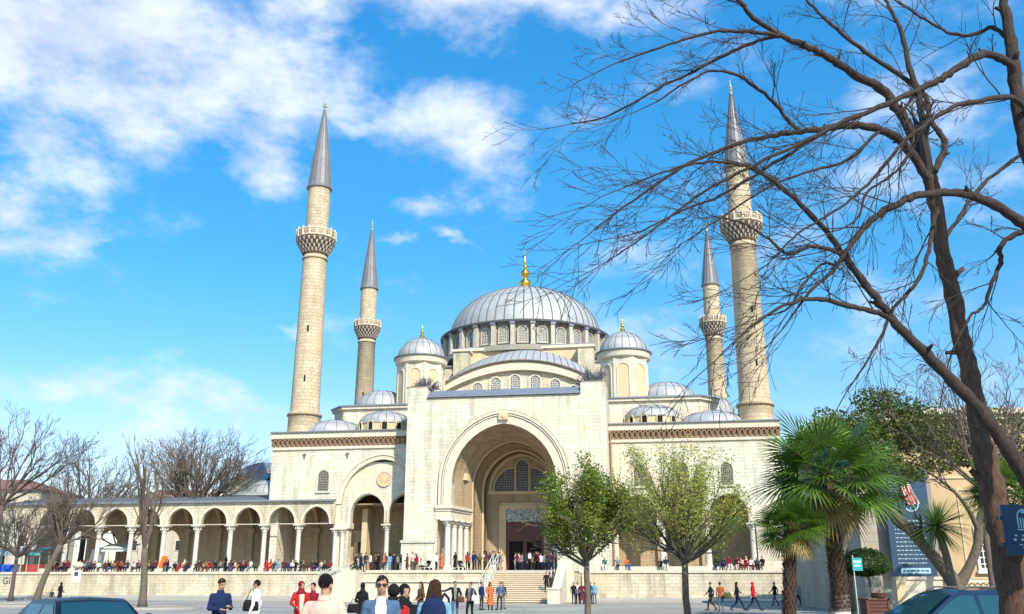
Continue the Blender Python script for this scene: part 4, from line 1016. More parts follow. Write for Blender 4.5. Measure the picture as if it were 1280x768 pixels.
# fan palms
def fan_palm(label, px, D, cpx, cpy, rad, nf, seed, tr=.3, white=True, group='fan palms at the roadside', lean=0.0, wz=1.0):
    rg = random.Random(seed); c = at(cpx, cpy, D); root = empty('fan_palm', label, 'palm', (gx(px, D, .6), D, 0), 0, group)
    cx = c.x-root.location.x; hz = c.z; b = MB()
    nr = int(hz/.11); 
    for i in range(nr):
        z0 = hz*i/nr; t = i/nr; x = cx*t**1.2
        if white and z0 < wz: continue
        nb_ = 11
        rr = tr*(1.12-.18*t)
        for k in range(nb_):
            a = 2*math.pi*(k+.5*(i % 2))/nb_+rg.uniform(-.1,.1); h = hz/nr
            e1 = Vector((math.cos(a), math.sin(a), 0)); e2 = Vector((-e1.y, e1.x, 0)); p = Vector((x, 0, z0))+e1*rr*.86; s_ = rr*.27
            q = rg.uniform(.9, 1.2)
            b.add([p-e2*s_, p+e2*s_, p+e2*s_*.6+e1*rr*.26*q+Vector((0,0,h*1.1*q)), p-e2*s_*.6+e1*rr*.26*q+Vector((0,0,h*1.1*q)), p-e2*s_*.5+Vector((0,0,h*1.2)), p+e2*s_*.5+Vector((0,0,h*1.2))], [(0,1,2,3),(3,2,5,4)])
    pts = [Vector((cx*(i/10)**1.2, 0, hz*i/10)) for i in range(11)]
    b.tube(pts, [tr*(1.2 if i == 0 else 1.02-.15*i/10)*.93 for i in range(11)], 14)
    tk = b.build('trunk', M['palmbark'], root, fix=False)
    if white:
        b = MB(); b.lathe([(tr*1.3,0),(tr*1.12,.15),(tr*1.04,.5),(tr*1.02,wz)], 18); b.build('painted_base', M['palewash'], root, smooth=True)
        b = MB(); b.lathe([(tr*1.03,wz),(tr*1.02,wz+.45)], 18, cap=False); b.build('trunk_band', M['greybark'], root, smooth=True)
    def frond(mb, d, pl, fr, droop, wdt):
        d = d.normalized(); side = d.cross(Vector((0,0,1)))
        if side.length < .05: side = Vector((1,0,0))
        side.normalize(); up = side.cross(d).normalized(); o = Vector((cx, 0, hz-.1)); roll = rg.uniform(-.6, .6)
        side2 = (side*math.cos(roll)+up*math.sin(roll)).normalized(); up2 = side2.cross(d).normalized()
        mid = o+d*pl*.5+Vector((0,0,.04)); hub = o+d*pl+Vector((0,0,-droop*.12*pl))
        mb.tube([o, mid, hub], [.022, .016, .012], 4, 0)
        nl_ = 32
        for k in range(nl_):
            a = R(-118+236*k/(nl_-1)); dd = (d*math.cos(a)+side2*math.sin(a)).normalized(); L = fr*(1-.30*abs(a)/R(118))*rg.uniform(.93, 1.04)
            sw = dd.cross(up2).normalized(); rows = []
            fold = up2*(.05 if k % 2 else -.05)*.5
            for i in range(5):
                t = i/4; p = hub+dd*L*t+fold*(1-t)*t*4*.6+Vector((0,0,-droop*L*(t**2.2)*.55)); ww = wdt*(.35+1.0*t if t < .5 else .85*(1-t)*2+.02)
                rows.append((p-sw*ww, p+sw*ww))
            mb.add([v for r_ in rows for v in r_], [(2*i, 2*i+1, 2*i+3, 2*i+2) for i in range(4)])
    g = MB(); dr = MB()
    for k in range(nf):
        z = 1.0-1.45*(k+.5)/nf; a = k*2.39996+rg.uniform(-.2,.2); q = math.sqrt(max(0, 1-z*z)); d = Vector((q*math.cos(a), q*math.sin(a), z))
        frond(g, d, rad*rg.uniform(.36,.56), rad*rg.uniform(.46,.60), .18+.5*(1-z)/2, rad*.016)
    for k in range(max(6, nf//5)):
        a = rg.uniform(0, 2*math.pi); d = Vector((math.cos(a), math.sin(a), -1.1)); frond(dr, d, rad*.35, rad*.42, .9, rad*.02)
    g.build('crown', M['palm_leaf'], root, fix=False); dr.build('dry_fronds', M['palm_dry'], root, fix=False)
    return root
fan_palm('large bushy fan palm with whitewashed trunk base at the roadside', 1054, 26, 1033, 592, 2.35, 40, 3, .225, True, wz=.95)
fan_palm('smaller fan palm with dark fibrous trunk left of the large one', 985, 24.5, 988, 655, 1.10, 44, 8, .17, False)
fan_palm('fan palm half hidden behind the tall brown trunk at the right', 1262, 30, 1252, 612, 1.6, 30, 12, .2, False)

# dried plants growing on the portal corners
for lab, lx, ly, s in (('dark dry shrub growing on the left portal parapet', -8.9, 2.4, 1.15), ('dark dry shrub growing on the right portal parapet', 9.3, 2.6, 1.5)):
    p = L2W(lx, ly, 21.9); root = empty('dry_shrub', lab, 'shrub', p); b = MB(); rg = random.Random(int(lx*7)+90)
    for k in range(34):
        a = rg.uniform(0, 6.28); e = rg.uniform(.1, 1.35); d = Vector((math.cos(a)*math.cos(e), math.sin(a)*math.cos(e), math.sin(e)))
        grow(b, Vector((d.x*.2, d.y*.2, 0)), d, 1.15*s, .06, 0, dict(lv=1, seg=(4,3), wig=.12, up=0, kids=(5,), ratio=.5, ang=(20,50), taper=.6, rmin=.03), rg)
    b.build('stems', M['seam'], root, fix=False)

# ================================================================== BUILDINGS BESIDE THE MOSQUE
M['ochrewall'] = simple('ochre_render', (.50, .35, .19), .9, var=.10, scale=1.2, bs=.1)
M['greystone'] = masonry('pier_masonry', (.38,.32,.25), (.44,.38,.31), (.25,.21,.17), 1.1, .5)
M['whitep'] = simple('white_paint', (.72,.70,.66), .6)
M['redroof'] = simple('red_roof_tiles', (.20,.10,.08), .9, var=.35, scale=5, bs=.3)
M['glass'] = simple('window_glass', (.02,.025,.03), .12, var=.2)
bl = empty('ochre_building', 'ochre rendered building with white-framed windows behind the right-hand trees', 'building', (22.1, 55, 0), R(-4))
b = MB(); b.box(.6, 26, 0, 22, 0, 11.4); b.build('wall', M['ochrewall'], bl)
b = MB(); b.box(-1.6, .6, .3, 20, 0, 10.2); b.build('stone_pier', M['greystone'], bl)
b = MB(); b.box(.3, 26.3, -.35, 22.3, 11.4, 11.75); b.box(.45, 26.2, -.15, 22.2, 11.1, 11.4); b.build('cornice', M['plain'], bl)
b = MB()
for x0, z0, w_, h_ in ((4.1,1.9,3.4,5.0),(9.6,1.9,3.4,5.0),(15,1.9,3.4,5.0)):
    for q in ((x0,x0+w_,z0,z0+.1),(x0,x0+w_,z0+h_,z0+h_+.1)): b.box(q[0], q[1], -.06, 0, q[2], q[3])
    b.box(x0, x0+.1, -.055, 0, z0+.1, z0+h_); b.box(x0+w_-.1, x0+w_, -.055, 0, z0+.1, z0+h_)
b.box(.6, 26, -.08, 0, 1.4, 1.6); b.box(.6, 26, -.07, 0, 7.6, 7.75); b.build('wall_moulding', M['ochre'], bl)
for x0 in (4.9, 10.4, 15.8):
    f = MB(); z0, z1, w_ = 2.5, 4.7, 1.5
    f.box(x0-.15, x0, -.12, 0, z0-.15, z1+.15); f.box(x0+w_, x0+w_+.15, -.12, 0, z0-.15, z1+.15); f.box(x0, x0+w_, -.12, 0, z1, z1+.15); f.box(x0-.25, x0+w_+.25, -.25, 0, z0-.3, z0-.15); f.box(x0, x0+w_, -.12, 0, z0-.15, z0)
    f = f.build('window', M['whitep'], bl)
    p = MB(); p.box(x0, x0+w_, -.03, -.005, z0, z1, 0)
    for k in range(4): p.box(x0+.34*k+.2, x0+.34*k+.25, -.08, -.04, z0, z1, 1)
    for k in range(6): p.box(x0, x0+w_, -.075, -.045, z0+.2+.36*k, z0+.25+.36*k, 1)
    p.build('pane', [M['glass'], M['whitep']], f)
# perimeter balustrade
pw = empty('balustrade_wall', 'cream garden wall with pierced lattice top before the ochre building', 'wall', (20.3, 50, 0), R(-4))
b = MB(); b.box(0, 2.5, 0, .5, 0, 1.85); b.box(2.5, 15, .05, .4, 0, 1.05); b.box(2.5, 15, 0, .45, 1.7, 1.85); b.box(-.1, 2.6, -.08, .58, 1.85, 2.0); b.build('wall', M['plain'], pw)
b = MB()
for k in range(42):
    for j in range(2):
        x = 2.6+k*.295; z = 1.1+j*.3; 
        b.tube([(x,.2,z),(x+.29,.2,z+.3)], .035, 4, cap=False); b.tube([(x,.24,z+.3),(x+.29,.24,z)], .035, 4, cap=False)
b.build('lattice', M['plain'], pw)
b = MB(); b.box(-.25, .25, -.3, .3, 0, 2.0); b.box(2.3, 2.8, -.15, .6, 0, 2.05); b.build('pier', M['ochre'], pw)
# low white building behind the palms
b = MB(); b.box(29.5, 36, 2, 12, 0, 6.2); b.box(29.3, 36.2, 1.8, 12.2, 6.2, 6.45)
W(tag(b.build('annex_building', M['stone']), 'low pale stone annex between the mosque wing and the palms', 'building'))

# banner on the ochre building
def bars(mb, x0, x1, y, z, h, rg, mi, dash=(.12,.35)):
    x = x0
    while x < x1-.05:
        L = min(rg.uniform(*dash), x1-x); mb.box(x, x+L, y-.006, y, z, z+h, mi); x += L+.06
bp = at(1107, 590, 54.4); BT = Matrix.Translation((24.9, 53.9, 0)) @ Matrix.Rotation(R(-4), 4, 'Z')
ban = empty('wall_banner', 'tall dark blue banner with white text lines hanging on the building front', 'banner', (22.0, 54.7, 0), R(-4))
M['faded'] = simple('faded_print', (.36,.42,.47), .8, var=.3, scale=9); M['navy'] = simple('navy_fabric', (.012,.05,.105), .6, var=.15, scale=2); M['cyanp'] = simple('pale_cyan_print', (.35,.55,.62), .7); M['greyb'] = simple('weathered_frame', (.26,.22,.19), .8)
rg = random.Random(2)
b = MB(); b.box(-.1, 2.35, -.16, -.02, 2.05, 8.15, 0); b.box(2.35, 2.6, -.14, -.02, 2.0, 8.2, 1); b.build('cloth', [M['navy'], M['greyb']], ban)
t = MB()
for i in range(11):
    z = 5.1-i*.235; bars(t, .25, rg.uniform(1.8, 2.15), -.165, z, .055 if i else .08, rg, 0, (.06,.22))
bars(t, .8, 1.5, -.165, 2.62+.12, .06, rg, 0)
t.build('text_lines', M['faded'], ban)
t = MB(); t.box(.35, 2.0, -.166, -.16, 2.2, 2.5, 0); bars(t, .45, 1.9, -.168, 2.31, .08, rg, 1); t.build('footer_strip', [M['cyanp'], M['navy']], ban)
t = MB(); t.T = Matrix.Translation((1.35, -.17, 6.1)) @ Matrix.Rotation(R(90), 4, 'X')
t.lathe([(.36,0),(.36,.012),(.44,.012),(.44,0)], 24, cap=False)
for k in range(7): a = k*.9; t.tube([(0,0,.01),(.33*math.cos(a),.33*math.sin(a),.01)], .03, 4)
t.T = None
for k in range(4): bars(t, .2, .9, -.165, 7.3-k*.16, .06, rg, 0, (.06,.18))
t.build('emblem', M['cyanp'], ban)
M['flagred'] = simple('flag_red', (.55,.06,.06), .8); M['flagblue'] = simple('flag_blue', (.03,.05,.22), .8)
fl = empty('flag', 'small hanging flag with red and white stripes and blue corner, before the banner', 'flag', (23.1, 54.3, 0), 0)
b = MB(); rows = []
for i in range(10):
    z = 7.75-i*.19; hw = .10+.17*min(1, i/4); rows.append([Vector((-.25+.06*i+hw*2*(j/8-.5)*1.3+.04*math.sin(i*.9), .10*math.sin(j*1.7+i*.5), z+(.14 if j > 4 else 0)*.5)) for j in range(9)])
vs = [v for r_ in rows for v in r_]
for i in range(9):
    for j in range(8): b.add([rows[i][j], rows[i][j+1], rows[i+1][j+1], rows[i+1][j]], [(0,1,2,3)], 2 if (i < 3 and j < 4) else j % 2)
b.build('cloth', [M['flagred'], M['whitep'], M['flagblue']], fl, fix=False)
b = MB(); b.tube([(-.25,0,7.85),(-.1,.3,8.25),(.2,.5,8.3)], .02, 6); b.build('staff', M['iron'], fl)

# blue sign on the tall brown trunk
sp_ = at(1283, 661, 10.9)
sg = empty('blue_sign', 'dark blue information sign with arch emblem fixed to the tall brown trunk', 'sign', (sp_.x-.02, sp_.y, 0), R(6))
b = MB(); zc = sp_.z
b.box(-.27, .27, -.03, .0, zc-.30, zc+.27); b.build('board', M['navy'], sg)
b = MB(); arch_band(b, -.02, .065, zc+.13, .016, -.036, -.03, zc+.0, .2, 0, 0, 12)
for x in (-.06, -.03, 0, .03): b.box(x-.006+.0, x+.006, -.035, -.03, zc+.0, zc+.12)
b.lathe([(0,0),(.03,0),(.02,.03),(0,.04)], 10, (-.02,-.035,zc+.17)); b.box(-.11,.08,-.035,-.03,zc-.02,zc-.008); b.build('emblem', M['cyanp'], sg)
b = MB(); rg = random.Random(4)
bars(b, -.16, .18, -.034, zc-.09, .02, rg, 0, (.02,.06)) ; bars(b, -.18, .2, -.034, zc-.14, .028, rg, 0, (.03,.07)); bars(b, -.12, .15, -.034, zc-.19, .012, rg, 0, (.02,.05)); bars(b, -.08, .1, -.034, zc-.22, .012, rg, 0, (.02,.05)); b.build('text_lines', M['cyanp'], sg)
for zq in (zc+.1, zc-.2): b = MB(); b.box(-.3, -.1, .0, .05, zq, zq+.04); b.build('bracket', M['iron'], sg)

# planter and small sign post
pl = empty('planter', 'reddish wooden planter box with a small bowl beside the garden wall', 'planter', (at(1086, 740, 46).x, 45.5, 0))
M['redwood'] = simple('reddish_wood', (.10,.032,.02), .75, var=.35, scale=6, bs=.3)
b = MB(); b.box(-.5,.5,-.45,.45,.06,.9)
for k in range(5): b.box(-.53,.53,-.48,-.45,.1+k*.16,.22+k*.16)
b.box(-.57,.57,-.52,.52,.9,.975)
for x in (-.55,.45): b.box(x, x+.1, -.52, -.42, 0, .98)
b.build('box', M['redwood'], pl)
b = MB(); b.box(-.45,.45,-.4,.4,.976,.995); b.build('soil', M['earth'], pl)
tp = empty('topiary_tree', 'clipped round dark green shrub on a thin stem in the planter', 'shrub', (pl.location.x-.28, 45.5, .98))
b = MB(); b.tube([(.25,0,0),(.2,0,.5),(.15,0,1.1)], .06, 8); b.tube([(.15,0,.9),(-.4,0,1.5)], .03, 6); b.tube([(.15,0,.9),(.6,.1,1.5)], .03, 6); b.build('stem', M['greybark'], tp)
rg = random.Random(8); l = MB()
for _ in range(9000):
    v = Vector((rg.gauss(0,1), rg.gauss(0,1), rg.gauss(0,1))).normalized(); q = rg.uniform(.72, 1.03)+.06*math.sin(v.x*9)*math.sin(v.z*8+v.y*7); p = Vector((v.x*1.12*q+.1, v.y*1.05*q, v.z*(.82 if v.z > 0 else .5)*q+1.5))
    u = Vector((rg.gauss(0,1), rg.gauss(0,1), rg.gauss(0,1))).normalized(); w = u.orthogonal().normalized(); s = .05
    l.add([p-u*s, p+w*s*.6, p+u*s, p-w*s*.6], [(0,1,2,3)])
l.build('crown', M['leaf_d'], tp, fix=False)
b = MB(); b.lathe([(.22,1.0),(.3,1.05),(.38,1.25),(.33,1.25),(.2,1.1)], 18, (0,0,0)); 
o = b.build('bowl', M['redwood']); o.location = (pl.location.x+.22, 45.3, -.02); tag(o, 'small dark bowl standing on the planter box', 'bowl')
M['teal'] = simple('teal_enamel', (.03,.32,.33), .5)
sgn = empty('street_sign', 'small teal street sign on a thin pole beside the clipped shrub', 'sign', (at(1066, 700, 42).x, 42, -.35))
b = MB(); b.tube([(0,0,.3),(0,0,3.2)], .025, 8); b.build('pole', M['rail'], sgn)
b = MB(); b.box(-.06,.38,-.06,-.035,2.55,3.1); b.build('plate', M['teal'], sgn)
b = MB(); b.box(.0,.32,-.066,-.06,2.9,2.98); b.box(.0,.28,-.066,-.06,2.74,2.8); b.build('text_lines', M['whitep'], sgn)
for i, (px, D, z, s, lab) in enumerate(((1141, 48, 0, .5, 'small green potted bush at the foot of the garden wall'), (441, 96, TZ, .35, 'small green bush on the base of the paired columns'))):
    rg = random.Random(i+3); p = Vector((gx(px, D, z+.5), D, z)); root = empty('small_bush', lab, 'bush', p); l = MB()
    for _ in range(900):
        v = Vector((rg.gauss(0,1), rg.gauss(0,1), abs(rg.gauss(0,1)))).normalized()*rg.uniform(.5,1)*s; u = Vector((rg.gauss(0,1), rg.gauss(0,1), rg.gauss(0,1))).normalized(); w = u.orthogonal().normalized()
        v.z += .3; l.add([v-u*.05, v+w*.03, v+u*.05, v-w*.03], [(0,1,2,3)])
    l.build('crown', M['leaf_d'], root, fix=False); b = MB(); b.lathe([(.2,0),(.26,.3),(.22,.3),(.0,.28)], 14); b.build('pot', M['ochre'], root)

# far-left buildings
M['cream2'] = masonry('far_cream_wall', (.50,.45,.38), (.56,.51,.44), (.40,.36,.30), 1.2, .6)
def far_house(label, x, D, w, d, h, roofh, nwin, fl, rz=0.0, wall='cream2', roof='redroof'):
    o = empty('house', label, 'house', (x, D, 0), rz)
    b = MB(); b.box(0, w, 0, d, 0, h); b.build('wall', M[wall], o)
    b = MB(); e = .6; b.add([(-e,-e,h),(w+e,-e,h),(w+e,d+e,h),(-e,d+e,h),(w*.25,d/2,h+roofh),(w*.75,d/2,h+roofh)], [(0,1,5,4),(1,2,5),(2,3,4,5),(3,0,4),(3,2,1,0)]); b.build('roof', M[roof], o)
    for f in range(fl):
        for k in range(nwin):
            x0 = w*(k+.5)/nwin; z0 = h*(f+.35)/fl; q = MB(); q.box(x0-.65, x0+.65, -.1, 0, z0, z0+1.7, 0); q.box(x0-.5, x0+.5, -.13, -.1, z0+.12, z0+1.58, 1); q.build('window', [M['plain'], M['glass']], o)
    return o
far_house('pale three-storey house with low red roof behind bare trees at far left', -85, 128, 20, 12, 14.0, 2.0, 6, 3)
far_house('weathered cream house with red-brown roof seen above the arcade end', -62, 150, 14, 12, 14.5, 2.2, 4, 3, .1)
mz = W(empty('mausoleum', 'pale domed mausoleum behind the arcade roof, left of the mosque corner', 'mausoleum'))
b = MB(); b.lathe([(4.9,0),(4.9,15.6),(5.2,15.75),(5.2,16.0)], 24, (-42.6,38,0)); b.box(-50,-34,30,46,9,14.0); b.build('wall', M['stone'], mz)
b = MB(); dome_mesh(b, 4.4, 2.9, 16.1, 40, ribs=18, c=(-42.6,38,0)); b.build('dome', [M['leaddark'], M['seam']], mz, auto=35)
b = MB(); b.box(-37.6, -28.6, 14.5, 22, 8, 12.0); b.build('side_chamber', M['stone'], mz)
b = MB(); dome_mesh(b, 3.1, 2.1, 12.05, 40, ribs=18, c=(-33.1,18,0)); b.build('side_dome', [M['lead'], M['seam']], mz, auto=35)
b = MB(); b.add([(-37.8,14.2,12.0),(-28.4,14.2,12.0),(-28.4,22,12.0),(-37.8,22,12.0),(-33.1,18,13.6)], [(0,1,4),(1,2,4),(2,3,4),(3,0,4)]); b.build('side_roof', M['lead'], mz)
# dark evergreen by the mosque corner
q = L2W(-29.5, 16, 0); 
leafy('dark evergreen tip showing beside the mosque left corner', 347, 600, 118, 1.3, 1.8, 3000, .16, 14, M['leaf_d'], clump=16)

# earth islands with kerbs round the left street trees
for lab, px, D, rx, ry in (('long earth island with stone kerb round the first bare street tree', 46, 72, 5.2, 3.2), ('earth island with stone kerb round the second bare street tree', 190, 64.5, 3.2, 3.0)):
    b = MB(); c = (gx(px, D, 0), D, 0); n = 40
    b.lathe([(1,0),(1,.16),(.93,.16),(.93,.10),(0,.14)], n, c, mi=0, sx=rx, sy=ry)
    for i, f in enumerate(b.f):
        if i >= 3*n: b.m[i] = 1
    tag(b.build('tree_island', [M['kerb'], M['earth']]), kind='structure')

# info post near the left trees
ip = empty('information_post', 'pale two-legged information post with rounded lamp head before the retaining wall', 'post', (gx(92, 74, 1), 74, 0))
b = MB(); b.tube([(-.35,0,0),(-.2,0,2.6)], .05, 8); b.tube([(.3,0,0),(.35,0,2.6)], .05, 8); b.build('leg', M['rail'], ip)
b = MB(); b.box(-.3,.4,-.06,.06,1.75,2.6); b.build('board', M['whitep'], ip); b = MB(); b.ellipsoid((.08,0,3.0),(.42,.3,.26)); b.build('lamp_head', M['plain'], ip)
b = MB(); b.box(-.1,.2,-.075,-.06,2.2,2.5); b.build('emblem', M['navy'], ip)

# market stalls on the left end of the terrace
def col_mat(c, name=None):
    k = 'c_%d_%d_%d' % tuple(int(x*100) for x in c)
    if k not in M: M[k] = simple('cloth_'+k[2:], c, .9, var=.2, scale=9)
    return M[k]
def stall(label, px, w, cc, tc, ly=3.0, h=2.3):
    x = lpx(px, ly); p = L2W(x, ly, TZ); o = empty('market_stall', label, 'stall', p, -PHI, 'market stalls on the terrace')
    for xx in (-w/2, w/2):
        for yy in (0, 1.6): b = MB(); b.tube([(xx,yy,0),(xx,yy,h)], .04, 6); b.build('pole', M['rail'], o)
    b = MB(); b.add([(-w/2-.2,-.3,h-.15),(w/2+.2,-.3,h-.15),(w/2+.2,1.9,h+.45),(-w/2-.2,1.9,h+.45),(-w/2-.2,-.34,h-.5),(w/2+.2,-.34,h-.5),(-w/2-.2,-.3,h-.2),(w/2+.2,-.3,h-.2),(w/2+.2,1.9,h+.4),(-w/2-.2,1.9,h+.4)], [(0,1,2,3),(4,5,1,0),(6,7,8,9)]); b.build('canopy', col_mat(cc), o)
    b = MB(); b.box(-w/2+.05, w/2-.05, .1, 1.2, 0, .85); b.build('table', col_mat(tc), o)
stall('stall with grey canopy and blue cloth table at the far left terrace end', 6, 3.0, (.22,.25,.28), (.02,.10,.5), 2.2)
stall('stall with dark canopy beside a teal cloth on the left terrace', 20, 2.6, (.05,.06,.07), (.20,.14,.06), 2.4)
stall('stall with teal canopy and red goods near the first arcade column', 37, 2.2, (.10,.32,.30), (.35,.05,.04), 2.4)
stall('stall under a white and green awning inside the arcade', 142, 3.6, (.55,.62,.56), (.1,.1,.1), 6.2, 2.8)
for lab, px, ly, w, h, c in (('leaning orange panel against an arcade column base', 202, 2.7, .9, 1.7, (.75,.13,.02)), ('white sheet hanging in an arcade arch', 118, 7.5, 1.9, 2.6, (.75,.76,.74))):
    x = lpx(px, ly); b = MB(); b.hexa([(-w/2,0,.1),(w/2,0,.1),(w/2,.06,.1),(-w/2,.06,.1)], [(-w/2+.25,.25,h),(w/2+.05,.25,h),(w/2+.05,.31,h),(-w/2+.25,.31,h)])
    o = b.build('cloth_panel', col_mat(c)); o.location = L2W(x, ly, TZ+.0); o.rotation_euler = (0,0,-PHI); tag(o, lab, 'panel')
# drains and manhole covers in the square
b = MB()
for k in range(70): b.box(-60+k*1.5, -60+k*1.5+1.47, 57.8, 58.0, -.02, -.004)
tag(b.build('drain_channel', M['iron']), kind='structure')
for i, (px, D, lab) in enumerate(((340, 40, 'round iron manhole cover in the square, left'), (650, 44, 'round iron manhole cover in the square before the stairs'))):
    b = MB(); b.lathe([(0,-.008),(.42,-.008),(.42,.0),(.36,.0),(.36,-.003),(0,-.003)], 24, (gx(px, D, 0), D, 0)); tag(b.build('manhole_cover', M['iron']), lab, 'manhole cover')

# ================================================================== PEOPLE
V = Vector
def cone(mb, a, b_, ra, rb, n=10, k=5):
    a = V(a); b_ = V(b_); pts = []; rad = []
    L = (b_-a).length; d = (b_-a).normalized() if L > 1e-6 else V((0,0,1))
    for i in range(3): t = (1-i/3); pts.append(a-d*ra*t*.9); rad.append(ra*math.sqrt(max(.02, 1-(t*.95)**2)))
    for i in range(k): t = i/(k-1); pts.append(a.lerp(b_, t)); rad.append(ra+(rb-ra)*t)
    for i in range(1, 4): t = i/3; pts.append(b_+d*rb*t*.9); rad.append(rb*math.sqrt(max(.02, 1-(t*.95)**2)))
    mb.tube(pts, rad, n)
def ring(c, rx, ry, n=20, tilt=0.0, sup=2.3):
    o = []
    for k in range(n):
        a = 2*math.pi*k/n; ca, sa = math.cos(a), math.sin(a)
        x = rx*math.copysign(abs(ca)**(2/sup), ca); y = ry*math.copysign(abs(sa)**(2/sup), sa); o.append(V((c[0]+x, c[1]+y, c[2])))
    return o
def hand(mb, w, d, side, curl=.5, palm_n=None):
    """palm and five bent fingers; w wrist, d direction, side +1 right / -1 left (thumb side towards the front)"""
    w = V(w); d = V(d).normalized(); f = V((0,-1,0)); f = (f-d*f.dot(d))
    if f.length < .2: f = V((0,0,1))-d*d.z
    f.normalize(); nrm = d.cross(f).normalized()*(-side)   # palm faces inward
    p0 = w; p1 = w+d*.085
    for s_ in (-.026, -.009, .009, .026): cone(mb, p0+f*s_*.6, p1+f*s_, .017, .0145, 7, 3)
    for s_, L in ((-.030,.058),(-.010,.074),(.011,.080),(.031,.070)):
        q = p1+f*s_; dd = d; 
        for j, fr in enumerate((.45,.32,.23)):
            dd = (dd+nrm*curl*.55*(j*.7+.5)).normalized(); q2 = q+dd*L*fr; cone(mb, q, q2, .0098-.0008*j, .009-.0008*j, 6, 2); q = q2
    q = p0+d*.025+f*.03; dd = (d*.7+f*.75+nrm*.2).normalized()
    for L in (.035,.028): q2 = q+dd*L; cone(mb, q, q2, .0125, .0105, 6, 2); q = q2; dd = (dd+d*.5+nrm*.25).normalized()
def head(mb, c, yaw=0.0, pitch=0.0):
    """ellipsoidal skull, jaw, nose, brow, ears; faces -y"""
    T = Matrix.Translation(V(c)) @ Matrix.Rotation(yaw, 4, 'Z') @ Matrix.Rotation(pitch, 4, 'X'); old = mb.T; mb.T = T
    mb.ellipsoid((0,.012,.035),(.076,.095,.088), 20, 14)
    mb.ellipsoid((0,-.022,-.045),(.056,.066,.066), 18, 12)
    mb.ellipsoid((0,-.030,-.085),(.036,.045,.026), 14, 8)
    mb.ellipsoid((0,-.088,-.012),(.012,.018,.026), 10, 8); mb.ellipsoid((0,-.098,-.028),(.015,.013,.010), 10, 8)
    mb.ellipsoid((0,-.072,.022),(.050,.014,.009), 12, 8)
    for s_ in (-1, 1): mb.ellipsoid((s_*.077,.008,-.01),(.010,.020,.030), 10, 8)
    mb.ellipsoid((0,-.078,-.062),(.024,.011,.0085), 12, 8)
    mb.T = old; return T
POSES = {}
def person_proto(key, J, skirt=None, coat=0.0, hy=0.0, hp=0.0, vox=.0125, bulk=1.0, hair='short', curl=(.5,.5)):
    """J: joints. returns dict(body mesh, hair meshes) with material slots skin, top, bottom, shoes, shirt, lips, eye"""
    mb = MB(); ne = V(J['neck']); pe = V(J['pelvis']); ch = V(J['chest'])
    wa = pe.lerp(ch, .45)
    rings = []
    for c, rx, ry in ((pe+V((0,0,-.10)),.13,.10),(pe,.165,.115),(pe.lerp(wa,.5),.158,.108),(wa,.145,.102),(wa.lerp(ch,.5),.160,.112),(ch,.178,.120),(ch.lerp(ne,.35),.175,.110),(ch.lerp(ne,.62),.135,.088),(ch.lerp(ne,.86),.075,.066),(ne,.056,.058)):
        rings.append(ring(c, rx*bulk, ry*bulk))
    mb.loft(rings)
    hd = V(J['head']); cone(mb, ne-V((0,0,.04)), hd+V((0,.01,-.05)), .056, .052, 12, 3)
    HT = head(mb, hd, hy, hp)
    for s_, k in ((1,'r'), (-1,'l')):
        sh, el, wr = V(J['sh_'+k]), V(J['el_'+k]), V(J['wr_'+k])
        cone(mb, ch.lerp(ne,.50)+V((s_*.05,0,0)), sh, .062*bulk, .057*bulk, 12); cone(mb, sh, el, .058*bulk, .044*bulk, 12); cone(mb, el, wr, .045*bulk, .031, 12)
        hdv = (wr-el).normalized() if 'hd_'+k not in J else V(J['hd_'+k]); hand(mb, wr, hdv, s_, curl[0] if s_ > 0 else curl[1])
        hi, kn, an, to = V(J['hip_'+k]), V(J['kn_'+k]), V(J['an_'+k]), V(J['to_'+k])
        cone(mb, hi, kn, .088*bulk, .060, 12); cone(mb, kn, an, .060, .042, 12)
        hl = an+(an-to)*V((1,1,0))*.28; hl.z = min(an.z, to.z)+.005 if abs(an.z-to.z) < .12 else an.z-.05
        cone(mb, hl+V((0,0,.01)), to.lerp(hl,.45)+V((0,0,.015)), .040, .043, 12); cone(mb, an, to.lerp(an,.5), .045, .042, 10); cone(mb, to.lerp(hl,.45), to, .043, .034, 12)
    if coat:
        z0 = pe.z-coat; mb.loft([ring((pe.x, pe.y+.01, z0), .20*bulk+.05*coat, .15*bulk+.05*coat), ring((pe.x,pe.y,pe.z-coat*.5), .19*bulk, .14*bulk), ring(wa, .152*bulk, .11*bulk)])
    me = bpy.data.meshes.new('tmp'); me.from_pydata([tuple(v) for v in mb.v], [], mb.f)
    o = bpy.data.objects.new('tmp', me); C.objects.link(o)
    bm = bmesh.new(); bm.from_mesh(me); bmesh.ops.recalc_face_normals(bm, faces=bm.faces); bm.to_mesh(me); bm.free()
    r = o.modifiers.new('r', 'REMESH'); r.mode = 'VOXEL'; r.voxel_size = vox; r.use_smooth_shade = True
    s = o.modifiers.new('s', 'SMOOTH'); s.iterations = 2; s.factor = .5
    dg = bpy.context.evaluated_depsgraph_get(); m2 = bpy.data.meshes.new_from_object(o.evaluated_get(dg)); bpy.data.objects.remove(o); bpy.data.meshes.remove(me)
    m2.name = 'body_'+key
    # cloth folds: small displacement below the neck
    nv = len(m2.vertices); co = np.empty(nv*3); m2.vertices.foreach_get('co', co); co = co.reshape(-1, 3)
    no = np.empty(nv*3); m2.vertices.foreach_get('normal', no); no = no.reshape(-1, 3)
    wr_ = [V(J['wr_r']), V(J['wr_l'])]; ank = [V(J['an_r']), V(J['an_l'])]
    dist_w = np.min([np.linalg.norm(co-np.array(w)+0, axis=1) for w in wr_], axis=0)
    body = (co[:,2] < ne.z-.02) & (dist_w > .10)
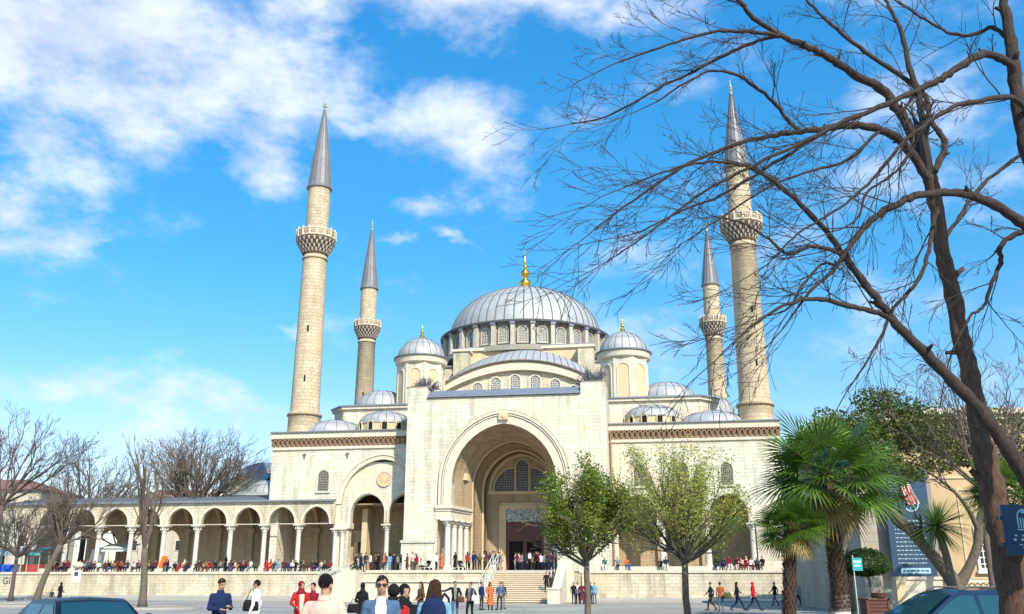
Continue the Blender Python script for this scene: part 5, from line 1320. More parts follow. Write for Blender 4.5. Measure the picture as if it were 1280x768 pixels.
    disp = .0028*np.sin(co[:,2]*38+6*np.sin(co[:,0]*14+co[:,1]*11))*np.sin(co[:,0]*23+co[:,2]*9)+.002*np.sin(co[:,2]*75+co[:,0]*30)
    co[body] += (no*disp[:,None])[body]; m2.vertices.foreach_set('co', co.ravel())
    segs = []
    for k in ('r','l'):
        segs += [('top', J['sh_'+k], J['el_'+k]), ('top', J['el_'+k], J['wr_'+k]), ('bot', J['hip_'+k], J['kn_'+k]), ('bot', J['kn_'+k], J['an_'+k]), ('shoe', J['an_'+k], J['to_'+k])]
    segs += [('tor', tuple(pe), tuple(ch)), ('tor', tuple(ch), tuple(ne)), ('head', tuple(ne+V((0,0,.02))), tuple(hd+V((0,0,.1))))]
    nf = len(m2.polygons); fc_ = np.empty(nf*3); m2.polygons.foreach_get('center', fc_); fc_ = fc_.reshape(-1, 3)
    best = np.full(nf, 9.0); lab = np.zeros(nf, int); names = [s_[0] for s_ in segs]
    rr = {'top': .05, 'bot': .075, 'shoe': .04, 'tor': .135, 'head': .07}
    for i, (n_, a, b_) in enumerate(segs):
        a = np.array(a); b_ = np.array(b_); ab = b_-a; t = np.clip(((fc_-a)@ab)/(ab@ab+1e-9), 0, 1); d = np.linalg.norm(fc_-(a+t[:,None]*ab), axis=1)-rr[n_]
        m = d < best; best[m] = d[m]; lab[m] = i
    idx = np.zeros(nf, int)
    for i, n_ in enumerate(names):
        m = lab == i
        idx[m] = {'top': 1, 'bot': 2, 'shoe': 3, 'tor': 1, 'head': 0}[n_]
    tor = np.isin(lab, [len(segs)-3, len(segs)-2])
    hem = pe.z-.08 if not coat else pe.z-coat-.02
    if not J.get('sit'):
        idx[(idx == 2) & (fc_[:,2] > hem)] = 1
        idx[tor & (fc_[:,2] < hem)] = 2
    for q, w in enumerate(wr_):
        el = V(J['el_r'] if q == 0 else J['el_l']); dirn = np.array((w-el).normalized()); rel = fc_-np.array(w); al = rel@dirn
        idx[(np.linalg.norm(rel, axis=1) < .24) & (al > -.01) & ((lab == q*5+1) | (lab == q*5+0) | tor | (best > .02)) & (np.linalg.norm(rel, axis=1) < .22) & (fc_[:,2] > ank[0].z+.2) & (np.linalg.norm(rel-np.outer(al, dirn), axis=1) < .085) & ((lab//5 == q) | tor) & (lab % 5 < 2)] = 0
    idx[((fc_[:,2] > ne.z-.005) & (np.hypot(fc_[:,0]-ne.x, fc_[:,1]-ne.y) < .11)) | (fc_[:,2] > ne.z+.045)] = 0
    # open jacket: shirt strip down the front
    st_ = tor & (np.abs(fc_[:,0]-ch.x) < .045+.02*np.sin(fc_[:,2]*6)) & (fc_[:,1] < ch.y-.03) & (idx == 1) & (fc_[:,2] > pe.z-.05); idx[st_] = 4
    HI = np.array(HT.inverted()); h = np.c_[fc_, np.ones(nf)]@HI.T
    hm = (fc_[:,2] > ne.z)
    idx[hm & (h[:,1] < -.07) & (np.abs(h[:,2]+.062) < .009) & (np.abs(h[:,0]) < .024)] = 5
    m2.materials.clear()
    for _ in range(7): m2.materials.append(M['plain'])
    m2.polygons.foreach_set('material_index', idx); m2.polygons.foreach_set('use_smooth', [True]*nf)
    # hair shells
    def shell(kind):
        b = MB(HT); n_, m_ = 26, 18; c = V((0,.014,.036)); vs = []
        R0 = {'short': (.079,.095,.090), 'long': (.086,.104,.093), 'scarf': (.088,.107,.098), 'bun': (.083,.102,.096)}[kind]
        for j in range(m_+1):
            ph = math.pi*j/m_
            for i in range(n_):
                th = 2*math.pi*i/n_; x, y, z = math.sin(ph)*math.cos(th), math.sin(ph)*math.sin(th), math.cos(ph)
                wob = 1 if kind == 'scarf' else 1+.02*math.sin(9*th+4*z)+.022*math.sin(23*th+5*z)+.02*math.sin(19*z+3*th)+.012*math.sin(41*th-17*z)
                vs.append((c.x+R0[0]*x*wob, c.y+R0[1]*y*wob, c.z+R0[2]*z*wob))
        fs = []
        for j in range(m_):
            for i in range(n_):
                q = [j*n_+i, j*n_+(i+1)%n_, (j+1)*n_+(i+1)%n_, (j+1)*n_+i]
                cc = sum((V(vs[a]) for a in q), V())/4
                y, z, x = cc.y, cc.z, abs(cc.x)
                if kind == 'short': ok = z > .052-.04*(y > -.03)-.55*max(0, y)-.02*(x > .06)
                elif kind == 'scarf': ok = not (y < -.055 and z < .065 and x < .055)
                else: ok = z > .05-.05*(y > -.04)-2.2*max(0, y+.02)
                if ok: fs.append(q)
        b.add(vs, fs)
        if kind == 'long': b.loft([[V((p[0], p[1], z)) for p in ring((0, yy, 0), rx, ry, 16)] for z, rx, ry, yy in ((.05,.084,.082,.03),(-.02,.098,.078,.04),(-.09,.115,.070,.05),(-.16,.125,.058,.065),(-.22,.115,.045,.08),(-.28,.08,.03,.09))])
        if kind == 'scarf': b.loft([[V((p[0], p[1], z)) for p in ring((0, yy, 0), rx, ry, 16)] for z, rx, ry, yy in ((-.05,.080,.088,.01),(-.11,.078,.085,.005),(-.17,.13,.105,.01),(-.21,.17,.115,.015),(-.23,.12,.09,.015))])
        if kind == 'bun': b.ellipsoid((0,.12,.05),(.035,.035,.035))
        me_ = bpy.data.meshes.new('hair_'+kind); me_.from_pydata([tuple(v) for v in b.v], [], b.f); me_.materials.append(M['plain']); me_.polygons.foreach_set('use_smooth', [True]*len(me_.polygons)); me_.update(); return me_
    hairs = {k: shell(k) for k in ('short','long','scarf')}
    b = MB(HT)
    for s_ in (-1, 1): b.ellipsoid((s_*.030,-.072,.006),(.0135,.009,.0075), 10, 8, 0); b.ellipsoid((s_*.030,-.0795,.006),(.006,.004,.006), 8, 6, 1); b.box(s_*.030-.016, s_*.030+.016, -.085, -.072, .022, .0265, 1)
    em = bpy.data.meshes.new('eyes'); em.from_pydata([tuple(v) for v in b.v], [], b.f); em.materials.append(M['whitep']); em.materials.append(M['twig']); em.polygons.foreach_set('material_index', b.m); em.update()
    POSES[key] = dict(body=m2, hair=hairs, eyes=em, HT=HT)
B0 = dict(pelvis=(0,0,.94), chest=(0,0,1.28), neck=(0,.005,1.485), head=(0,-.012,1.615), sh_r=(.178,0,1.385), sh_l=(-.178,0,1.385),
     el_r=(.235,.03,1.13), el_l=(-.235,.03,1.13), wr_r=(.245,-.05,.89), wr_l=(-.245,-.05,.89), hip_r=(.09,0,.90), hip_l=(-.09,0,.90), kn_r=(.105,-.015,.50), kn_l=(-.105,-.015,.50),
     an_r=(.11,.03,.085), an_l=(-.11,.03,.085), to_r=(.135,-.15,.035), to_l=(-.135,-.15,.035))
def J_(**k): d = dict(B0); d.update(k); return d
person_proto('stand', J_())
person_proto('phone', J_(el_r=(.24,-.02,1.14), wr_r=(.08,-.24,1.18), el_l=(-.24,-.02,1.14), wr_l=(-.07,-.23,1.12), kn_r=(.12,-.06,.5), an_r=(.15,-.04,.085), to_r=(.19,-.21,.035)), hp=.28, hy=.15)
person_proto('pocket', J_(el_r=(.285,.07,1.14), wr_r=(.19,-.07,.97), el_l=(-.285,.07,1.14), wr_l=(-.19,-.07,.97), kn_l=(-.13,-.07,.5), an_l=(-.17,-.02,.085), to_l=(-.22,-.19,.035)), hy=-.35, bulk=1.08)
person_proto('walk', J_(el_r=(.24,.13,1.15), wr_r=(.24,.10,.90), el_l=(-.24,-.08,1.15), wr_l=(-.22,-.28,.99), kn_r=(.10,-.20,.52), an_r=(.10,-.27,.10), to_r=(.11,-.45,.07), kn_l=(-.10,.05,.50), an_l=(-.10,.33,.17), to_l=(-.11,.24,.04)), coat=.12)
person_proto('stride', J_(pelvis=(0,0,.91), hip_r=(.09,0,.87), hip_l=(-.09,0,.87), el_r=(.25,-.12,1.16), wr_r=(.20,-.32,1.05), el_l=(-.25,.14,1.16), wr_l=(-.25,.20,.92), kn_l=(-.10,-.24,.53), an_l=(-.10,-.38,.11), to_l=(-.11,-.56,.08), kn_r=(.10,.08,.47), an_r=(.10,.42,.19), to_r=(.11,.33,.045)), bulk=1.05)
person_proto('coat', J_(el_r=(.26,.03,1.14), wr_r=(.16,-.17,1.05), el_l=(-.26,.03,1.14), wr_l=(-.14,-.18,1.03)), coat=.62, hy=.3)
person_proto('reach', J_(sh_l=(-.20,0,1.42), el_l=(-.46,-.05,1.30), wr_l=(-.70,-.12,1.30), el_r=(.27,.03,1.14), wr_r=(.20,-.2,1.02)), hy=.2)
SITJ = dict(sit=True, pelvis=(0,.02,.50), chest=(0,.0,.84), neck=(0,-.02,1.045), head=(0,-.045,1.175), sh_r=(.19,-.01,.97), sh_l=(-.19,-.01,.97), hip_r=(.09,0,.48), hip_l=(-.09,0,.48),
     kn_r=(.13,-.42,.50), kn_l=(-.13,-.42,.50), an_r=(.13,-.40,.09), an_l=(-.13,-.44,.09), to_r=(.15,-.58,.035), to_l=(-.15,-.62,.035), el_r=(.25,-.06,.72), el_l=(-.25,-.06,.72), wr_r=(.12,-.27,.62), wr_l=(-.12,-.28,.62))
person_proto('sit', SITJ)
person_proto('lean', dict(SITJ, chest=(0,-.12,.80), neck=(0,-.24,.97), head=(0,-.30,1.09), sh_r=(.19,-.20,.91), sh_l=(-.19,-.20,.91), el_r=(.20,-.36,.66), el_l=(-.20,-.38,.66), wr_r=(.05,-.48,.74), wr_l=(-.05,-.50,.72)), hp=.2, hy=.3)
person_proto('sitturn', dict(SITJ, el_l=(-.32,.02,.74), wr_l=(-.30,.10,.55), hd_l=(0,.3,-1), kn_r=(.16,-.40,.52), kn_l=(-.02,-.43,.50), an_l=(.03,-.46,.09), to_l=(.03,-.63,.035)), hy=.8)
COL = dict(black=(.012,.012,.014), charcoal=(.035,.036,.04), navy=(.012,.022,.07), blue=(.03,.12,.38), denim=(.07,.12,.20), lightblue=(.17,.34,.48), teal=(.06,.18,.19), grey=(.20,.20,.20),
   white=(.70,.70,.68), cream=(.60,.52,.38), pink=(.72,.46,.40), salmon=(.62,.40,.32), red=(.42,.022,.02), darkred=(.20,.012,.02), maroon=(.12,.02,.03), orange=(.50,.13,.04), brown=(.10,.05,.025), tan=(.30,.19,.10),
   olive=(.08,.09,.03), green=(.04,.16,.06), purple=(.06,.035,.09), khaki=(.24,.20,.12), rust=(.32,.09,.04))
def clothm(c):
    k = 'cloth_'+c
    if k not in M: M[k] = simple(c+'_cloth', COL[c], .92, var=.10, scale=4, spec=.2, bs=.25)
    return M[k]
def skinm(i):
    k = 'skin%d' % i
    if k not in M: M[k] = simple('skin', [(.42,.23,.145),(.36,.19,.115),(.28,.145,.085)][i], .7, var=.10, scale=25, spec=.25)
    return M[k]
M['lips'] = simple('lips', (.35,.12,.10), .5)
for n_, c_ in (('black',(.008,.006,.005)),('dark',(.018,.010,.006)),('brown',(.07,.033,.016)),('grey',(.2,.19,.18))): M['hair_'+n_] = simple(n_+'_hair', c_, .75, var=.45, scale=45, spec=.2, bs=.9)
protos = {}
def person(pose, loc, rz, top, bot, hair, hcol, label, group, s=1.0, shirt=None, skin=0, shoes='black', eyes=False):
    P = POSES[pose]
    if pose not in protos:
        o = bpy.data.objects.new('person', P['body']); C.objects.link(o); protos[pose] = o
        cp = o
    else:
        cp = protos[pose].copy(); C.objects.link(cp)
    cp.location = loc; cp.rotation_euler = (0, 0, rz); cp.scale = (s, s, s)
    mats = [skinm(skin), clothm(top), clothm(bot), clothm(shoes), clothm(shirt or top), M['lips'], M['twig']]
    for i, m in enumerate(mats): cp.material_slots[i].link = 'OBJECT'; cp.material_slots[i].material = m
    tag(cp, label, 'person', group)
    h = bpy.data.objects.new({'scarf': 'headscarf'}.get(hair, 'hair'), P['hair'][hair]); C.objects.link(h); h.parent = cp
    h.material_slots[0].link = 'OBJECT'; h.material_slots[0].material = clothm(hcol) if hair == 'scarf' else M['hair_'+hcol]
    if loc[1] < 30 and shirt is None:
        b = MB(); nz = 1.485; b.loft([[V(q) for q in ring((0,.012,nz-.035), .082, .075, 18)], [V(q) for q in ring((0,.008,nz+.022), .066, .064, 18)], [V(q) for q in ring((0,.008,nz+.022), .058, .056, 18)], [V(q) for q in ring((0,.012,nz-.03), .06, .06, 18)]], cap=False)
        b.build('collar', clothm(top), cp, smooth=True)
    if eyes: e = bpy.data.objects.new('eyes', P['eyes']); C.objects.link(e); e.parent = cp
    return cp
prg = random.Random(99)
NM = dict(black='black', charcoal='charcoal', navy='navy', blue='bright blue', denim='denim blue', lightblue='light blue', teal='teal', grey='grey', white='white', cream='cream', pink='pink', salmon='pale pink', red='bright red',
  darkred='dark red', maroon='maroon', orange='orange', brown='brown', tan='tan', olive='olive', green='green', purple='purple', khaki='khaki', rust='rust')
def hn(hair, hcol): return '%s headscarf' % NM[hcol] if hair == 'scarf' else ('long %s hair' % hcol if hair == 'long' else 'short %s hair' % hcol)

# --- seated along the left terrace edge, between the arcade columns (low stone ledge carries them)
b = MB(); b.box(-58, -19.4, 2.62, 2.86, TZ-.002, TZ+.40); led = W(tag(b.build('stone_bench', M['plain']), 'low stone ledge along the left terrace edge under seated people', 'ledge'))
b = MB(); b.box(9.4, 28, -.9, -.6, TZ-.006, TZ+.40); W(tag(b.build('stone_bench', M['plain']), 'low stone ledge along the right terrace edge under seated people', 'ledge'))
ORD = ['nearest the portal','second from the portal','third from the portal','fourth from the portal','fifth from the portal','sixth from the portal','seventh from the portal','eighth from the portal','under the last arch']
seatL = [ # (bay index from the portal, px, top, bottom, hair, hcol)
 (0,396,'black','navy','long','black'),(0,402,'cream','teal','short','black'),(0,408,'maroon','black','scarf','grey'),(0,413,'darkred','black','short','dark'),(0,377,'purple','navy','scarf','black'),(0,385,'brown','maroon','long','brown'),
 (1,333,'red','darkred','short','dark'),(1,339,'orange','red','scarf','maroon'),(1,348,'lightblue','lightblue','short','black'),(1,360,'navy','purple','short','dark'),(1,366,'white','navy','scarf','cream'),
 (2,288,'purple','navy','long','dark'),(2,294,'pink','maroon','scarf','purple'),(2,301,'charcoal','black','short','black'),(2,308,'maroon','black','long','brown'),(2,314,'white','grey','short','dark'),(2,320,'olive','black','short','black'),
 (3,246,'brown','black','short','black'),(3,252,'darkred','navy','scarf','black'),(3,258,'tan','brown','long','dark'),(3,264,'red','maroon','short','black'),(3,270,'black','charcoal','scarf','charcoal'),
 (4,207,'maroon','black','short','black'),(4,213,'pink','navy','scarf','pink'),(4,219,'navy','maroon','short','dark'),(4,225,'darkred','red','long','brown'),(4,231,'salmon','purple','scarf','white'),(4,237,'charcoal','navy','short','black'),
 (5,170,'white','charcoal','short','black'),(5,176,'grey','black','scarf','grey'),(5,183,'black','black','short','dark'),(5,191,'charcoal','navy','long','black'),
 (6,132,'brown','maroon','long','dark'),(6,139,'navy','blue','short','black'),(6,147,'maroon','red','scarf','darkred'),(6,154,'rust','black','short','dark'),(6,160,'charcoal','navy','short','black'),
 (7,101,'denim','denim','short','dark'),(7,107,'lightblue','navy','scarf','navy'),(7,113,'denim','charcoal','long','dark'),(7,119,'maroon','navy','short','black'),(7,124,'white','black','short','black'),
 (8,66,'brown','charcoal','short','black'),(8,73,'black','maroon','scarf','black'),(8,80,'navy','black','short','dark'),(8,86,'maroon','black','long','dark'),
 (0, 390, 'charcoal', 'maroon', 'short', 'dark'),(0, 381, 'olive', 'brown', 'scarf', 'tan'),(1, 343, 'charcoal', 'black', 'short', 'black'),(1, 355, 'maroon', 'navy', 'long', 'brown'),(1, 370, 'black', 'black', 'short', 'grey'),(2, 291, 'black', 'denim', 'short', 'black'),(2, 305, 'darkred', 'navy', 'scarf', 'grey'),(3, 249, 'charcoal', 'tan', 'short', 'grey'),(3, 276, 'khaki', 'navy', 'short', 'dark'),(4, 210, 'black', 'grey', 'long', 'black'),(4, 222, 'grey', 'black', 'short', 'dark'),(4, 234, 'brown', 'brown', 'scarf', 'brown'),(5, 173, 'maroon', 'navy', 'short', 'dark'),(5, 187, 'tan', 'black', 'scarf', 'maroon'),(5, 195, 'darkred', 'black', 'short', 'black'),(6, 136, 'black', 'charcoal', 'scarf', 'charcoal'),(6, 143, 'tan', 'navy', 'short', 'brown'),(6, 151, 'black', 'navy', 'short', 'black'),(7, 104, 'black', 'brown', 'scarf', 'black'),(7, 110, 'grey', 'maroon', 'short', 'grey'),(7, 116, 'brown', 'black', 'scarf', 'brown'),(8, 69, 'grey', 'black', 'scarf', 'grey'),(8, 77, 'tan', 'navy', 'short', 'dark'),(8, 83, 'darkred', 'black', 'scarf', 'darkred')]
for i, (bay, px, tc, bc, hr, hc) in enumerate(seatL):
    x = lpx(px, 2.75, 3.6); pose = ('sit','lean','sitturn')[(i*5+bay) % 3]
    person(pose, L2W(x, 2.70, TZ), -PHI+prg.uniform(-.7,.7), tc, bc, hr, hc, 'seated person in %s top, %s, arch %s' % (NM[tc], hn(hr, hc), ORD[bay]), 'people seated along the left terrace', s=prg.uniform(.9,1.04), skin=prg.randrange(3))
person('coat', L2W(lpx(283, 2.3, 4), 2.2, TZ), -PHI-.6, 'black', 'black', 'scarf', 'black', 'person in long black robe standing by an arcade column', 'people standing on the terrace')
seatR = [(757,'teal','white','short','black','teal jacket by the stair wall'),(783,'orange','blue','short','black','orange and blue clothes'),(772,'grey','black','short','grey','grey top beside a bag'),(826,'black','black','short','dark','black top, first by the pale pillar'),(832,'navy','white','short','black','navy top sitting close to the pillar'),
 (896,'black','navy','short','black','black jacket by the white column'),(903,'navy','navy','long','dark','navy jacket second from the column'),(911,'darkred','white','scarf','darkred','dark red clothes and white skirt'),(922,'maroon','pink','scarf','maroon','maroon headscarf and pink trousers'),(928,'pink','maroon','short','black','pink top in the middle of the group'),
 (933,'darkred','darkred','scarf','pink','pink headscarf and dark red clothes'),(938,'white','maroon','long','dark','white top and long dark hair'),(945,'charcoal','black','short','black','charcoal jacket at the group end'),(953,'black','charcoal','short','dark','black clothes, last before the palm')]
for i, (px, tc, bc, hr, hc, dsc) in enumerate(seatR):
    x = lpx(px, -.8, 3.6)
    person(('lean','sit','sitturn')[i % 3], L2W(x, -.78, TZ), -PHI+prg.uniform(-.8,.8), tc, bc, hr, hc, 'person seated on the right terrace edge, '+dsc, 'people seated along the right terrace', s=prg.uniform(.92,1.04), skin=prg.randrange(3))
# --- standing on the terrace before the left porch and the portal
standT = [(453,'maroon','navy','black','leftmost under the left porch'),(458,'charcoal','navy','black','second from left under the left porch'),(464,'white','maroon','dark','white top between two dark jackets by the porch column'),(474,'black','black','black','just right of the porch column'),
 (479,'orange','charcoal','brown','orange top beside the porch column'),(483,'purple','navy','dark','left of the light blue jacket'),(488,'lightblue','lightblue','black','light blue coat in the porch crowd'),(493,'navy','black','black','right of the light blue coat'),(497,'grey','charcoal','dark','grey jacket in the porch crowd'),
 (503,'tan','black','dark','tan jacket near the portal pier'),(510,'maroon','maroon','black','maroon coat near the portal pier'),(515,'pink','brown','black','pink top against the portal pier'),(521,'darkred','charcoal','dark','dark red jacket against the portal pier'),
 (545,'white','navy','black','white shirt and navy trousers, left before the portal columns'),(551,'orange','orange','black','orange robe before the portal columns'),(568,'black','black','black','tall figure in black before the left portal jamb'),
 (584,'red','black','dark','red jacket before the portal arch'),(590,'navy','charcoal','black','navy jacket right of the red jacket'),(594,'navy','navy','brown','all in navy near the red jacket'),(600,'olive','black','dark','olive jacket, portal group'),
 (605,'white','black','black','white jacket with dark bag, portal group'),(611,'maroon','black','black','maroon coat, portal group'),(616,'teal','denim','dark','teal jacket, portal group'),(620,'charcoal','denim','black','charcoal top and jeans, end of portal group'),(629,'salmon','pink','brown','pale pink dress beside the door frame'),
 (644,'white','white','brown','white patterned clothes at the stair top'),(650,'pink','charcoal','dark','pink top at the door'),(656,'charcoal','black','black','charcoal coat at the door'),(668,'black','black','black','black coat in the doorway'),(672,'navy','black','dark','navy coat in the doorway'),
 (677,'white','navy','black','white top right of the doorway'),(683,'black','charcoal','black','black jacket right of the doorway'),(687,'charcoal','navy','dark','charcoal jacket near the stair wall'),(691,'maroon','black','black','maroon jacket near the stair wall'),(695,'brown','black','black','brown coat near the stair wall'),
 (470, 'brown', 'black', 'dark', 'brown jacket just left of the porch column'),(500, 'black', 'denim', 'black', 'black jacket and jeans near the portal pier'),(518, 'charcoal', 'black', 'black', 'charcoal coat against the portal pier'),(587, 'grey', 'black', 'dark', 'grey jacket behind the red jacket'),(608, 'brown', 'charcoal', 'black', 'brown jacket, portal group'),(614, 'black', 'black', 'dark', 'black jacket, portal group'),(623, 'denim', 'black', 'dark', 'denim jacket, end of portal group'),(647, 'maroon', 'black', 'dark', 'maroon jacket at the door left leaf'),(653, 'grey', 'navy', 'black', 'grey coat before the door'),(660, 'brown', 'black', 'black', 'brown jacket before the door'),(665, 'tan', 'charcoal', 'dark', 'tan coat in the doorway'),(674, 'darkred', 'black', 'black', 'dark red coat in the doorway'),(680, 'grey', 'black', 'dark', 'grey coat right of the doorway'),(685, 'olive', 'black', 'black', 'olive jacket near the stair wall'),(689, 'denim', 'black', 'black', 'denim jacket near the stair wall'),(698, 'tan', 'black', 'dark', 'tan jacket nearest the stair wall')]
stp = ['stand','pocket','coat','phone']
for i, (px, tc, bc, hc, dsc) in enumerate(standT):
    ly = -4.6+(i*37 % 11)*.34; dl = -6.3 if px in (568,) else ly
    if px > 640: dl = -4.5+(i*29 % 9)*.5
    if 452 <= px <= 525: dl = -3.8+(i*31 % 10)*.45
    x = lpx(px+prg.uniform(-1.6,1.6), dl, 3.8); hr = 'scarf' if (i*7) % 4 == 0 else ('long' if i % 3 == 0 else 'short')
    pose = 'coat' if px in (568, 551, 629, 510) else stp[i % 4 if i % 4 != 2 or hr == 'scarf' else 0]
    person(pose, L2W(x, dl, TZ), -PHI+prg.uniform(-2.6,2.6), tc, bc, hr, hc if hr != 'scarf' else {'black':'black','dark':'charcoal','brown':'tan'}[hc], 'standing person, '+dsc, 'people standing on the terrace', s=prg.uniform(.93,1.06), skin=prg.randrange(3))
person('stand', L2W(lpx(662, -6.4, 3.6), -6.4, TZ), -PHI+math.pi, 'charcoal', 'black', 'short', 'black', 'person with white backpack facing the door at the stair top', 'people standing on the terrace')
person('lean', L2W(lpx(529, -6.0, 3.4), -6.0, TZ-.1), -PHI-.5, 'white', 'black', 'short', 'black', 'person in white top sitting low at the terrace edge by a stroller', 'people standing on the terrace')
# --- on the stairs and the square (D from the eye)
def gp(pose, px, D, rz, top, bot, hair, hcol, label, s=1.0, z=0.0, grp='people on the square', **k):
    return person(pose, (gx(px, D, z+1.3), D, z), rz, top, bot, hair, hcol, label, grp, s, **k)
for px, ly, pose, rz, tc, bc, hc, lab in ((683, -11.5, 'walk', .1, 'black', 'black', 'black', 'person in black walking down the central stairs, on the left'), (689.5, -10.7, 'coat', -.3, 'charcoal', 'black', 'grey', 'grey-haired person in charcoal coat on the central stairs, on the right')):
    z = TZ*(NS-math.ceil((-7.42-ly)/.42))/(NS+1); person(pose, L2W(lpx(px, ly, z+1), ly, z), rz-PHI, tc, bc, 'short', hc, lab, 'people on the stairs', shirt='white' if pose == 'coat' else None)
for px, D, tc, bc, hc, dsc, pose in ((717,79,'black','navy','black','leftmost, black jacket','stand'),(722,80,'white','navy','dark','white and dark top','phone'),(727,79.4,'maroon','maroon','black','maroon clothes','coat'),(732,81,'charcoal','charcoal','dark','charcoal jacket behind','pocket'),(738,80.6,'navy','charcoal','black','navy top, partly behind the tree trunk','stand'),(743,79.5,'lightblue','denim','brown','light blue top, right of the tree trunk','stand')):
    gp(pose, px, D, prg.uniform(-1.5,1.5), tc, bc, 'short', hc, 'person beside the stair parapet, '+dsc, grp='group beside the central stairs')
gp('reach', 569, 45, .15, 'black', 'denim', 'short', 'dark', 'man in grey shirt and open black jacket, one arm held out', shirt='grey', s=1.02)
gp('pocket', 588, 45, -.5, 'charcoal', 'black', 'short', 'brown', 'person in charcoal jacket with a white shoulder bag', shirt='grey')
gp('stand', 602, 62, .9, 'navy', 'charcoal', 'short', 'black', 'person in navy jacket left of the orange-red coat')
gp('coat', 613, 62, .2, 'orange', 'black', 'long', 'dark', 'woman in orange-red coat before the terrace wall')
gp('pocket', 625, 62, -.4, 'denim', 'charcoal', 'short', 'black', 'person in blue-grey jacket right of the orange-red coat')
gp('stand', 628.5, 64.5, .4, 'charcoal', 'grey', 'short', 'black', 'person in charcoal behind the blue-grey jacket')
gp('walk', 888, 60, -1.5, 'charcoal', 'brown', 'short', 'brown', 'person in charcoal jacket walking, leftmost before the right wall')
gp('stand', 900, 59, math.pi, 'rust', 'denim', 'short', 'dark', 'person with rust-coloured jacket and jeans seen from behind, right wall')
gp('stride', 921, 60, 1.4, 'black', 'navy', 'long', 'black', 'person in black coat walking with long steps')
gp('stride', 941, 60, 1.6, 'red', 'navy', 'scarf', 'red', 'person in bright red hooded coat striding along the wall')
gp('walk', 968, 73, -1.3, 'black', 'denim', 'short', 'black', 'person in black jacket and jeans walking left of the small palm')
gp('walk', 995, 72, 1.3, 'lightblue', 'navy', 'short', 'brown', 'person in light blue top walking between the two palms')
gp('coat', 76, 74, 2.6, 'black', 'black', 'scarf', 'black', 'person in black coat by the retaining wall, far left')
gp('stand', 66, 76, .4, 'charcoal', 'tan', 'short', 'brown', 'small figure left of the black coat, far left', s=.68)
gp('phone', 275, 20.5, .75, 'navy', 'navy', 'short', 'dark', 'man in navy sweater with hands folded, left of the square', eyes=True, s=1.03, shoes='charcoal')
gp('stand', 320, 25.5, -1.7, 'white', 'blue', 'short', 'dark', 'person in white shirt and blue trousers with a black shoulder bag', s=1.02)
gp('coat', 376, 27, .5, 'red', 'teal', 'scarf', 'darkred', 'woman in bright red coat left of the pink shirt', shirt='cream', eyes=True)
gp('stand', 391, 28, -.5, 'darkred', 'red', 'short', 'dark', 'person in dark red top just left of the pink shirt', s=.98)
gp('pocket', 405, 11.2, math.pi-.1, 'salmon', 'charcoal', 'short', 'black', 'man in pale pink shirt seen from behind, in the foreground', s=1.035, grp='people in the foreground')
gp('stand', 476, 12.4, .12, 'denim', 'charcoal', 'short', 'black', 'man in sunglasses, denim jacket over white shirt', shirt='white', s=1.03, eyes=True, grp='people in the foreground')
gp('stand', 491, 13.6, math.pi+.3, 'red', 'black', 'scarf', 'black', 'person with black headscarf and bright red jacket behind the sunglasses man', s=.965, grp='people in the foreground')
gp('coat', 505, 14.2, .25, 'black', 'black', 'scarf', 'black', 'smiling woman in black coat and black headscarf', s=.965, eyes=True, shirt='grey', grp='people in the foreground')
gp('stand', 543, 13.2, math.pi-.15, 'lightblue', 'navy', 'long', 'brown', 'brown-haired woman with navy backpack over light blue sleeves', s=1.0, grp='people in the foreground')
gp('coat', 453, 33, 2.7, 'black', 'black', 'scarf', 'black', 'woman in black seen from behind at the foot of the side stairs', s=.97)
gp('coat', 526, 40, -1.0, 'brown', 'black', 'long', 'brown', 'brown-haired person in brown coat behind the navy backpack')
for px, ly, z, tc, lab in ((444, -8.3, 1.35, 'charcoal', 'person in charcoal climbing the side stairs, lower'), (451, -8.2, 2.2, 'navy', 'person in navy climbing the side stairs, upper')):
    x = lpx(px, ly, 3); person('walk', L2W(x, ly, TZ*min(15, int((x+17.6)/.30)+1)/16), -PHI+1.5, tc, 'black', 'short', 'black', lab, 'people on the stairs')

# carried and worn things
def backpack(label, loc, rz, c, s=1.0):
    o = empty('backpack', label, 'backpack', loc, rz); b = MB(); rings = []
    for z, rx, ry in ((0,.10,.05),(.03,.145,.08),(.2,.16,.10),(.36,.145,.085),(.44,.10,.05),(.455,.05,.02)): rings.append(ring((0,0,z*s), rx*s, ry*s, 20))
    b.loft(rings); b.build('bag', clothm(c), o, smooth=True); b = MB(); b.loft([ring((0,.085*s,z*s), rx*s, .035*s, 16) for z, rx in ((.05,.08),(.08,.115),(.2,.12),(.24,.1))]); b.build('pocket', clothm(c), o, smooth=True)
    b = MB(); b.tube([(0,.0,.44*s),(0,-.02,.49*s),(0,-.05,.45*s)], .012, 6); 
    for q in (-1, 1): b.tube([(q*.07*s,-.06*s,.42*s),(q*.10*s,-.13*s,.50*s),(q*.12*s,-.28*s,.44*s),(q*.13*s,-.30*s,.25*s),(q*.12*s,-.12*s,.08*s)], .018, 6)
    b.build('strap', clothm(c), o, smooth=True); return o
def behind(px, D, rz, dist, z):  # a point behind a person facing rz (0 = towards the camera)
    x = gx(px, D, 1.3); return (x-math.sin(rz)*dist, D+math.cos(rz)*dist, z)
backpack('navy backpack on the back of the brown-haired woman', (gx(543,13.2,1.3), 13.2-.17, .98), math.pi-.15, 'navy', 1.15)
w_ = L2W(lpx(662, -6.6, 3.9), -6.6, TZ+1.0); backpack('white backpack on the person at the top of the stairs', w_, -PHI+math.pi, 'white')
